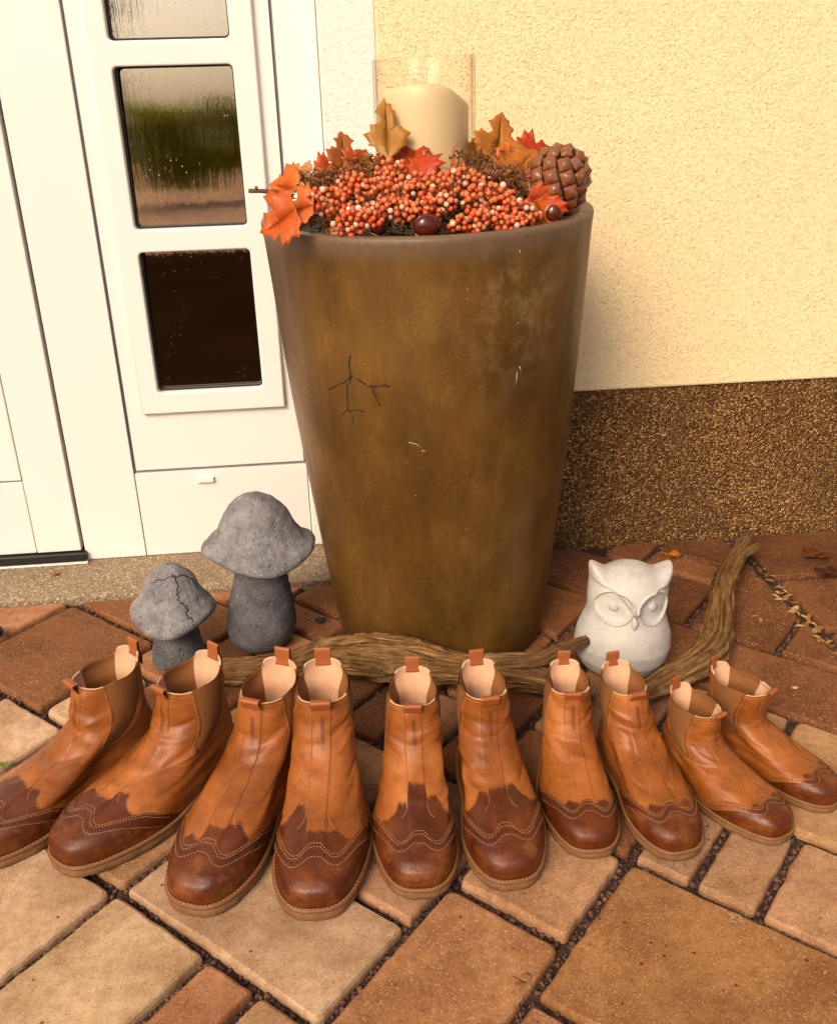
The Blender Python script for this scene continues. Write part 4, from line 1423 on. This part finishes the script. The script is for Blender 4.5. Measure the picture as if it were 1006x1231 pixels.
def make_boot(B_, L, name, label, stain, mark=True, cuts=None):
    """B_ = BootShape; stain = heights of the dark edge on strip, left, right"""
    NU_, NT_ = 176, 112
    us = np.linspace(-1, 1, NU_, endpoint=False)
    ts = np.linspace(0, 1, NT_)
    Ug, Tg = np.meshgrid(us, ts)
    Pm = B_.S(Ug, Tg); Nm = B_.N(Ug, Tg)
    au = np.abs(Ug)
    xc = B_.S(np.zeros_like(ts), ts)[:, 0][:, None]
    xr = Pm[..., 0] - xc
    frontm = au < .5
    wg, wg2 = wing(Ug), wing2(Ug)
    disp = np.zeros_like(Ug)
    capm = sstep(-.004, .004, wg2 - Tg)
    wm = sstep(-.004, .004, wg - Tg)
    disp += .0030 * wm + .0022 * (1 - capm) * wm
    stripm = (1 - sstep(STRIP - .0015, STRIP + .0015, np.abs(xr))) * frontm * (1 - wm)
    disp += .0042 * stripm
    gm = sstep(.002, .022, gore_half(Tg) - np.abs(au - gore_ctr(Tg))) * sstep(GB, GB + .03, Tg)
    disp -= .0045 * gm
    # folds of worn leather
    fold = np.zeros_like(Ug)
    for (t0, u0, wd, am, sl, ul) in B_.cr:
        d = Tg - t0 - sl * (Ug - u0) * .45
        fold += am * np.exp(-(d / wd) ** 2) * np.exp(-((Ug - u0) / ul) ** 2)
    soft = np.array([[mnoise.noise(Vector((a_ * 5, b_ * 9, B_.seed))) for a_ in us[::4]] for b_ in ts[::4]])
    soft = np.repeat(np.repeat(soft, 4, 0), 4, 1)[:NT_, :NU_]
    for _ in range(4):
        soft = (np.roll(soft, 1, 1) + np.roll(soft, -1, 1) + 2 * soft) / 4
        soft[1:-1] = (soft[:-2] + soft[2:] + 2 * soft[1:-1]) / 4
    gfree = 1 - .85 * gm
    disp += fold * gfree * (1 - .55 * wm) * sstep(.05, .25, Tg) + gfree * .010 * soft * sstep(.02, .2, Tg) * (1 - .6 * wm)
    fl = 1 - sstep(0, .035, Tg)
    out2 = Nm.copy(); out2[..., 2] = 0; out2 /= np.linalg.norm(out2, axis=-1, keepdims=True) + 1e-6
    Po = Pm + Nm * disp[..., None] + out2 * (.005 * fl)[..., None]
    B_.disp = lambda u, t: 0
    e = tag(empty(name), label, 'boot', 'row of tan ankle boots')
    # stain attribute
    thr = np.where(np.abs(xr) < STRIP, stain[0], np.where(xr < 0, stain[1], stain[2]))
    thr = thr - np.clip(au - .13, 0, 1) * 1.15
    st = np.maximum(thr - Tg, ((wg + .016 if stain[0] > .305 else wg2 + .004) - Tg) * 2.0)
    edge = np.zeros_like(Ug)
    for tgt in (wg, wg2):
        edge = np.maximum(edge, .55 * np.exp(-((Tg - tgt) / .006) ** 2) * (au < .5))
    edge = np.maximum(edge, .55 * np.exp(-((np.abs(xr) - STRIP) / .003) ** 2) * frontm * (1 - wm))
    gd = np.abs(np.abs(au - gore_ctr(Tg)) - gore_half(Tg))
    edge = np.maximum(edge, .6 * np.exp(-(gd / .008) ** 2) * (Tg > GB))
    edge = np.maximum(edge, .8 * (1 - sstep(0, .03, Tg)))
    mk = np.zeros_like(Ug)
    if mark:
        bx = np.abs(xr - .004 + .02 * (Tg - .8)) / .0075
        mk = np.exp(-bx ** 2) * sstep(.66, .71, Tg) * (1 - sstep(.86, .90, Tg)) * (au < .2)
    V = Po.reshape(-1, 3) * L
    F = grid_faces(NU_, NT_, True)
    up = mesh('leather_upper', V, F, M['leather'], e, attrs={'stain': st.ravel(), 'cap': capm.ravel(), 'edge': edge.ravel(), 'mark': mk.ravel()})
    # elastic gores
    for sd_ in (-1, 1):
        a_ = np.linspace(-1, 1, 22); b_ = np.linspace(GB, 1, 34)
        A_, Bb = np.meshgrid(a_, b_)
        u_ = sd_ * (gore_ctr(Bb) + A_ * gore_half(Bb))
        P_ = B_.S(u_, Bb) + B_.N(u_, Bb) * (-.0016 + .0035 * np.cos(A_ * 1.57))[..., None]
        o = mesh('elastic_gore', P_.reshape(-1, 3) * L, grid_faces(22, 34), M['elastic'], e)
        uv = o.data.uv_layers.new(name='UVMap')
        li = np.empty(len(o.data.loops), np.int32); o.data.loops.foreach_get('vertex_index', li)
        U_ = np.stack([A_.ravel(), Bb.ravel()], 1).astype(np.float32)
        uv.data.foreach_set('uv', U_[li].ravel())
    # lining: inner shell with insole
    ti = np.linspace(1, .30, 30)
    Ui, Ti = np.meshgrid(us[::2], ti)
    Pi = B_.S(Ui, Ti) - B_.N(Ui, Ti) * (.0090 + .028 * sstep(.97, .80, Ti) if False else .0090 + .028 * (1 - sstep(.80, .97, Ti)))[..., None]
    rim = B_.S(us[::2], np.ones(NU_ // 2))
    low = Pi[-1].mean(0)
    n2 = NU_ // 2
    Vl = np.vstack([Pi.reshape(-1, 3), low[None]]) * L
    Fl = grid_faces(n2, 30, True) + [(29 * n2 + k, 29 * n2 + (k + 1) % n2, 30 * n2) for k in range(n2)]
    mi = []
    for j in range(29):
        for k in range(n2):
            uu = abs((us[::2][k]) + 1 / n2)
            mi.append(1 if (.36 < uu < .735) else 0)
    mi += [0] * n2
    lin = mesh('lining', Vl, Fl, [M['lining'], M['elastic']], e, mi=mi)
    # raw cream edge of the collar
    ru = us
    Pe = []
    rg = np.random.RandomState(B_.seed + 9)
    base = Po[-1]
    nn = B_.N(ru, np.ones(NU_))
    inn = B_.S(ru, np.ones(NU_)) - nn * .0092
    jag = rg.uniform(0, 1, NU_)
    rows = [base + np.array([0, 0, -.001]), base * .8 + inn * .2 + np.array([0, 0, .0020]) + (np.array([0, 0, 1])[None] * (.0018 * jag)[:, None]), base * .25 + inn * .75 + np.array([0, 0, .0022]) + (np.array([0, 0, 1])[None] * (.002 * jag)[:, None]), inn + np.array([0, 0, -.003])]
    cm = [1 if (.335 < abs(u_ + 1 / NU_) < .745) else 0 for _ in range(3) for u_ in us]
    mesh('collar_edge', np.vstack(rows) * L, grid_faces(NU_, 4, True), [M['lining2'], M['elastic_plain']], lin, mi=cm)
    # pull tabs
    def strip(pathyz, xw, nm, mat, th=.0034, cx=0.0):
        P_ = smooth_path([(0, y, z, 0) for y, z in pathyz], 26)[:, 1:3]
        Vt = []
        for i in range(len(P_)):
            t = P_[min(i + 1, 25)] - P_[max(i - 1, 0)]; t /= np.linalg.norm(t)
            nr = np.array([-t[1], t[0]])
            for (dx, dn) in ((-1, -1), (-.92, -1.15), (.92, -1.15), (1, -1), (1, 1), (.92, 1.15), (-.92, 1.15), (-1, 1)):
                q = P_[i] + nr * dn * th * .5
                Vt.append((cx + dx * xw, q[0], q[1]))
        Ft = grid_faces(8, 26, True) + [tuple(range(8)), tuple(range(200, 208))]
        o_ = mesh(nm, np.array(Vt) * L, Ft, mat, e, fix=True)
        return o_
    fb = Po[-1, NU_ // 2]           # front collar point (u=0)
    bk = Po[-1, 0]                  # back collar point
    yb_, zb_ = bk[1], bk[2]
    strip([(yb_ + .004, zb_ - .075), (yb_ + .007, zb_ - .03), (yb_ + .007, zb_ + .018), (yb_ + .002, zb_ + .046), (yb_ - .006, zb_ + .050), (yb_ - .011, zb_ + .040), (yb_ - .012, zb_ + .0), (yb_ - .017, zb_ - .03)], .034, 'back_pull_tab', M['tab'], cx=bk[0])
    yf_, zf_ = fb[1], fb[2]
    d_ = B_.rnd.uniform(.004, .014)
    strip([(yf_ + .016, zf_ - .03), (yf_ + .012, zf_ + .000), (yf_ + .001, zf_ + .016), (yf_ - .012 - d_, zf_ + .022), (yf_ - .018 - d_, zf_ + .012), (yf_ - .013 - d_ * .6, zf_ - .004), (yf_ - .0085, zf_ - .026)], .041, 'front_pull_tab', M['tab'], cx=fb[0])
    # sole and welt
    O0 = B_.S(us, np.zeros(NU_)); N0 = B_.N(us, np.full(NU_, .02)); N0[:, 2] = 0; N0 /= np.linalg.norm(N0, axis=1, keepdims=True)
    def ring(d, z, wob=0.0):
        q = O0 + N0 * d
        q = q.copy(); q[:, 2] = z
        if wob:
            q += N0 * (wob * np.array([mnoise.noise(Vector((p[0] * 25, p[1] * 25, B_.seed))) for p in q]))[:, None]
        return q
    # toe spring: lift the front of the sole a little
    def spring(q):
        q = q.copy()
        q[:, 2] += .010 * np.clip((-q[:, 1] - .30) / .2, 0, 1.2) ** 2
        return q
    rows = [ring(-.06, .0), ring(.008, .0), ring(.0145, .004, .005), ring(.0165, .022, .005), ring(.0155, .041, .004), ring(.013, .0455)]
    rows = [spring(r_) if i > 99 else r_ for i, r_ in enumerate(rows)]
    Vs = np.vstack(rows + [rows[0].mean(0)[None]]) * L
    Fs = grid_faces(NU_, 6, True) + [(6 * NU_, (k + 1) % NU_, k) for k in range(NU_)]
    mesh('crepe_sole', Vs, Fs, M['crepe'], e)
    rows = [ring(.0135, .0455), ring(.0205, .0465), ring(.0212, .0525), ring(.0190, .0570), ring(.006, .0590), ring(-.004, .0600)]
    mesh('welt', np.vstack(rows) * L, grid_faces(NU_, 6, True), M['welt'], e)
    # stitching
    SV, SF = [], []
    def stitches(uu, tt, off, spacing=.0122, ln=.0046, rd=.0017, surf=None):
        uu, tt = np.asarray(uu, float), np.asarray(tt, float)
        P_ = surf if surf is not None else B_.S(uu, tt)
        Nn = B_.N(uu, tt) if surf is None else np.tile(np.array([0, 0, 1.]), (len(P_), 1))
        # displaced surface: sample nearest vertex displacement
        if surf is None:
            iu = np.clip(((uu + 1) / 2 * NU_).round().astype(int), 0, NU_ - 1) % NU_
            it = np.clip((tt * (NT_ - 1)).round().astype(int), 0, NT_ - 1)
            P_ = P_ + Nn * (disp[it, iu])[:, None]
        s_ = np.concatenate([[0], np.cumsum(np.linalg.norm(np.diff(P_, axis=0), axis=1))])
        m = int(s_[-1] / spacing)
        for k in range(m):
            q = (k + .5) * spacing
            i = min(max(np.searchsorted(s_, q) - 1, 0), len(P_) - 2)
            f = (q - s_[i]) / max(s_[i + 1] - s_[i], 1e-9)
            p = P_[i] * (1 - f) + P_[i + 1] * f; n_ = Nn[i] * (1 - f) + Nn[i + 1] * f
            t = P_[i + 1] - P_[i]; t /= np.linalg.norm(t) + 1e-9
            b_ = np.cross(t, n_)
            c = p + n_ * off
            o_ = len(SV)
            SV.extend([c - t * ln, c + t * ln, c + b_ * rd - t * ln * .4, c - b_ * rd - t * ln * .4, c + n_ * rd, c + b_ * rd + t * ln * .4, c - b_ * rd + t * ln * .4])
            SF.extend([(o_, o_ + 2, o_ + 4), (o_, o_ + 4, o_ + 3), (o_ + 2, o_ + 5, o_ + 4), (o_ + 4, o_ + 6, o_ + 3), (o_ + 5, o_ + 1, o_ + 4), (o_ + 1, o_ + 6, o_ + 4)])
    w_ = np.linspace(-.47, .47, 240)
    stitches(w_, wing(w_) + .010, .0006)
    stitches(w_, wing(w_) - .008, .0006)
    w_ = np.linspace(-.44, .44, 240)
    stitches(w_, np.maximum(wing2(w_), .0) + .006, .0006)
    for sd_ in (-1, 1):
        tt = np.linspace(.385, .955, 120)
        xo = STRIP + .0035 + .055 * np.clip((.46 - tt) / .10, 0, 1) ** 2.2
        uu = np.array([B_.u_of_x(sd_ * x_, t_) for x_, t_ in zip(xo, tt)])
        stitches(uu, tt, .0006)
        tt2 = np.linspace(.45, .955, 120)
                # gore outline, front leg, bottom, rear leg
        tg = np.concatenate([np.linspace(.985, GB, 70) ** 1.0, np.linspace(GB, .985, 70)])
        sg = np.concatenate([-np.ones(70), np.ones(70)])
        ug = gore_ctr(tg) + sg * (gore_half(tg) + .018)
        stitches(sd_ * ug, np.maximum(tg - .012, 0), .0006)
        tt = np.linspace(.06, .93, 90)
        stitches(np.full(90, sd_ * .90), tt, .0006)
    uu = np.linspace(-.33, .33, 80)
    stitches(uu, np.full(80, .972), .0008, .011)
    wl = ring(.0125, .0588)
    stitches(us, np.zeros(NU_), .0010, .0170, .0062, .0024, surf=np.vstack([wl, wl[:1]]))
    mesh('stitching', np.array(SV) * L, SF, M['thread'], up, smooth=False)
    # punched holes of the wing band
    HV, HF = [], []
    hu = np.linspace(-.40, .40, 47)
    th_ = (wing(hu) + np.maximum(wing2(hu), 0)) / 2
    for k, (u_, t_) in enumerate(zip(hu, th_)):
        if t_ < .03: continue
        P_ = B_.S(np.array([u_]), np.array([t_]))[0]; Nn = B_.N(np.array([u_]), np.array([t_]))[0]
        iu = int(round((u_ + 1) / 2 * NU_)) % NU_; it = int(round(t_ * (NT_ - 1)))
        c = P_ + Nn * (disp[it, iu] + .0007)
        a_ = np.cross(Nn, (0, 0, 1)); a_ /= np.linalg.norm(a_); b_ = np.cross(Nn, a_)
        r_ = .0042 if k % 2 else .0026
        o_ = len(HV)
        for q in range(8):
            an = q * math.pi / 4
            HV.append(c + r_ * (a_ * math.cos(an) + b_ * math.sin(an)))
        HF.append(tuple(range(o_, o_ + 8)))
    mesh('punched_holes', np.array(HV) * L, HF, M['hole'], up, smooth=False)
    return e

BOOTS = [  # x, y, heading, length, inner side, height, wider collar, stain (strip, left, right), label
    (-0.3708, 1.0292, -46.5, 0.2883, 1, 1.035, .02, (0.428, 0.428, 0.438), 'leftmost tan boot, its dark toe cut off by the left edge'),
    (-0.2575, 1.0023, -42.7, 0.2838, -1, 1.070, .02, (0.378, 0.378, 0.418), 'tan boot second from the left, angled left with its toe fully in view'),
    (-0.1399, 0.9533, -24.3, 0.2977, 1, 1.000, .0, (0.378, 0.308, 0.408), 'left boot of the largest pair, third boot from the left'),
    (-0.0417, 0.9374, -2.8, 0.2956, -1, 0.990, .0, (0.388, 0.478, 0.378), 'right boot of the largest pair, before the thick driftwood'),
    (0.0700, 0.9396, -5.3, 0.2667, 1, 1.010, .0, (0.528, 0.428, 0.468), 'middle pair left boot with a dark stain climbing its front strip'),
    (0.1689, 0.9407, 3.2, 0.2685, -1, 1.010, .0, (0.498, 0.468, 0.488), 'middle pair right boot with a sharp dark stain on one side'),
    (0.2733, 0.9630, -3.7, 0.2400, 1, 1.000, .0, (0.318, 0.318, 0.318), 'left boot of the fourth pair, upright below the driftwood tip'),
    (0.3624, 0.9481, 8.7, 0.2409, -1, 1.010, .0, (0.318, 0.318, 0.318), 'right boot of the fourth pair, right below the owl'),
    (0.4559, 0.9333, 26.7, 0.2065, 1, 1.050, .06, (.30, .30, .30), 'small boot of the last pair nearest the viewer, turned right'),
    (0.5345, 0.9745, 37.5, 0.2055, -1, 1.100, .10, (.30, .30, .30), 'rightmost small boot with its collar pulled open'),
]
for i, (x, y, hd, L, inner, hs, wide, stn, lab) in enumerate(BOOTS):
    e = make_boot(BootShape(inner, 11 + 7 * i, hs, wide), L, 'ankle_boot', lab, stn)
    e.location = (x, y, .0008)
    e.rotation_euler = (0, 0, rad(hd))

# ------------------------------------------------------------------ small things on the ground
def ground_leaf(px, py, size, kind, col, col2, rz, label, z=.004, cat='leaf', group=None, curl=.5):
    global leaf_no
    rnd = np.random.RandomState(300 + leaf_no); leaf_no += 1
    n = 60
    out = leaf_outline(kind, n, rnd)
    V, F_, C = leaf_strip(out, n, rnd, col, col2); ph = rnd.rand() * 6
    V[:, 2] = curl * (.35 * V[:, 0] ** 2 + .18 * (V[:, 1] - .3) ** 2) + .06 * np.sin(6 * V[:, 0] + ph) * np.sin(5 * V[:, 1] + ph)
    V *= size
    o = mesh('fallen_leaf', V, F_, M['leaf'], None, attrs={'col': np.array(C)})
    m = o.modifiers.new('thickness', 'SOLIDIFY'); m.thickness = .0004
    p = atz(px, py, z)
    o.location = p; o.rotation_euler = (rnd.uniform(-.2, .2), rnd.uniform(-.2, .2), rz)
    tag(o, label, cat, group)
    return o
ground_leaf(815, 667, .024, 'oak', (.60, .22, .012), (.50, .15, .01), 1.2, 'bright orange fallen leaf on the paving behind the owl', .006, curl=.9)
ground_leaf(68, 690, .012, 'oak', (.38, .17, .07), (.3, .12, .05), .4, 'small tan fallen leaf on the concrete doorstep', .008)
ground_leaf(887, 1101, .012, 'oak', (.58, .38, .16), (.45, .26, .10), 2.2, 'pale dry leaf in the joint at the lower right', .003)
ground_leaf(632, 1180, .014, 'oak', (.42, .22, .08), (.3, .14, .05), .8, 'dry brown leaf in the joint at the bottom', .0)
ground_leaf(985, 665, .03, 'maple', (.22, .06, .012), (.14, .04, .01), 1.8, 'dark rusty leaf at the right edge by the plinth', .006)
ground_leaf(1000, 690, .026, 'maple', (.10, .03, .012), (.07, .02, .01), .8, 'nearly black leaf at the right edge of the paving', .006)
bits = [(928, 692), (938, 706), (946, 716), (952, 724), (958, 736), (966, 741), (971, 748), (978, 758), (914, 746), (986, 770), (994, 775), (936, 720), (961, 752), (981, 765), (998, 790), (920, 690), (950, 731), (943, 710)]
rs2 = np.random.RandomState(5)
V, F, C = [], [], []
for (x, y_) in bits + [(b_[0] + rs2.uniform(-7, 7), b_[1] + rs2.uniform(-7, 7)) for b_ in bits * 2]:
    p = atz(x, y_, .001)
    an = rs2.uniform(0, 6.28); l = rs2.uniform(.004, .011); w_ = l * rs2.uniform(.25, .5)
    d = np.array([math.cos(an), math.sin(an), rs2.uniform(-.2, .3)]); q = np.array([-math.sin(an), math.cos(an), rs2.uniform(-.3, .3)])
    o_ = len(V)
    V += [p - d * l, p - d * l * .3 + q * w_ + [0, 0, .002], p + d * l * .5 + q * w_ * .8, p + d * l, p + d * l * .4 - q * w_, p - d * l * .4 - q * w_ * .9 + [0, 0, .002], p + [0, 0, -.001]]
    F += [(o_ + 6, o_ + a_, o_ + (a_ + 1) % 6) for a_ in range(6)]
    c = np.array([(.50, .28, .08), (.36, .18, .05), (.56, .38, .16)][rs2.randint(3)]) * rs2.uniform(.6, 1.1)
    C += [c] * 7
o = mesh('leaf_litter', V, F, M['leaf'], None, False, attrs={'col': np.array(C)})
tag(o, 'yellow dry leaf crumbs caught in the joint at the right', 'leaf litter', kind='stuff')
# weed in the joint at the left edge
p = atz(6, 922, .0)
V, F, C = [], [], []
for k, (an, l) in enumerate(((.3, .011), (2.4, .010), (1.3, .008), (-1.0, .007))):
    d = np.array([math.cos(an), math.sin(an), .5]); q = np.array([-math.sin(an), math.cos(an), 0])
    o_ = len(V)
    V += [p, p + d * l * .5 + q * l * .35, p + d * l * 1.1, p + d * l * .5 - q * l * .35, p + d * l * .5 + np.array([0, 0, -.001])]
    F += [(o_, o_ + 1, o_ + 4), (o_ + 1, o_ + 2, o_ + 4), (o_ + 2, o_ + 3, o_ + 4), (o_ + 3, o_, o_ + 4)]
    C += [np.array((.16, .22, .03))] * 5
o = mesh('weed_seedling', V, F, M['leaf'], None, attrs={'col': np.array(C)})
tag(o, 'tiny green weed growing in a paving joint at the left edge', 'weed')
# dark round pebble at the left edge, chestnut by the owl, white crumb
p = atz(-4, 764, .0)
V = IV2 * np.array([.013, .012, .011]) + np.array([0, 0, .009])
o = mesh('dark_pebble', V, IF2, M['pebble_dark']); o.location = p
tag(o, 'round dark pebble cut by the left edge of the picture', 'pebble')
chestnut(781, 812, 1.205, .012, (.2, .3, .4), 'fallen chestnut on the paving at the foot of the owl')
for k, (x, y_) in enumerate(((955, 827), (385, 747))):
    p = atz(x, y_, .0)
    V = IV * np.array([.0035, .0025, .0015]) + np.array([0, 0, .0012]) if k == 0 else IV * np.array([.009, .007, .005]) + np.array([0, 0, .003])
    V = V * (1 + .2 * np.random.RandomState(k).randn(len(V), 1))
    o = mesh('paper_crumb' if k == 0 else 'soil_clod', V, IF, M['chip'] if k == 0 else M['soil'], None, False); o.location = p
    tag(o, 'tiny white crumb on the paving right of the last boots' if k == 0 else 'dark clod of soil between the mushroom and the pot', 'crumb' if k == 0 else 'soil clod')

# ------------------------------------------------------------------ garden behind the viewer, seen mirrored in the panes
def shrub(name, x, y, h, w_, n, cols, seed, label, lean=0.0):
    rnd = np.random.RandomState(seed)
    e = tag(empty(name, (x, y, 0)), label, 'tree' if 'tree' in name else 'shrub', 'garden trees mirrored in the panes')
    parts = [tube([(0, 0, -.03), (lean * .3, 0, h * .3), (lean * .6, .02, h * .6), (lean, 0, h * .9)], [h * .05, h * .042, h * .03, h * .012], 8)]
    for k in range(7):
        an = rnd.uniform(0, 6.28); z0 = rnd.uniform(.25, .6) * h
        parts.append(tube([(lean * z0 / h, 0, z0), (math.cos(an) * w_ * .4 + lean * .7, math.sin(an) * w_ * .4, z0 + h * .2), (math.cos(an) * w_ * .75 + lean, math.sin(an) * w_ * .75, z0 + h * .3)], [h * .02, h * .014, h * .006], 6))
    mesh('trunk', *join(parts), M['twig'], e)
    V, F, C = [], [], []
    blobs = [(rnd.uniform(-.7, .7) * w_ + lean, rnd.uniform(-.5, .5) * w_, h * rnd.uniform(.25, .86), w_ * rnd.uniform(.25, .45)) for _ in range(16)]
    for k in range(n):
        b_ = blobs[rnd.randint(16)]
        d = rnd.randn(3); d /= np.linalg.norm(d)
        c = np.array(b_[:3]) + d * b_[3] * rnd.uniform(.5, 1.05)
        if c[2] < .05: continue
        a_ = rnd.randn(3); a_ /= np.linalg.norm(a_); q = np.cross(a_, rnd.randn(3)); q /= np.linalg.norm(q)
        s = rnd.uniform(.03, .07)
        o_ = len(V)
        V += [c - a_ * s, c + q * s * .5, c + a_ * s, c - q * s * .5]
        F.append((o_, o_ + 1, o_ + 2, o_ + 3))
        cc = np.array(cols[rnd.randint(len(cols))]) * rnd.uniform(.6, 1.2)
        C += [cc] * 4
    mesh('crown', V, F, M['green'], e, False, attrs={'col': np.array(C)})
GR_ = [(.38, .40, .012), (.48, .46, .016), (.26, .30, .010)]
shrub('garden_shrub', -2.0, -12.0, 1.30, .75, 5200, GR_, 1, 'rounded green shrub mirrored in the middle of the panes')
shrub('garden_shrub', -1.1, -12.6, 1.5, .6, 4200, GR_, 2, 'taller green shrub mirrored at the right of the panes')
shrub('garden_tree', -3.4, -11.5, 3.2, .55, 4200, [(.055, .05, .012), (.09, .07, .014)], 3, 'dark leaning tree mirrored at the left of the panes', .35)
shrub('garden_shrub', -.1, -13.0, 1.35, .8, 3500, GR_, 4, 'green shrub in the garden behind the viewer')
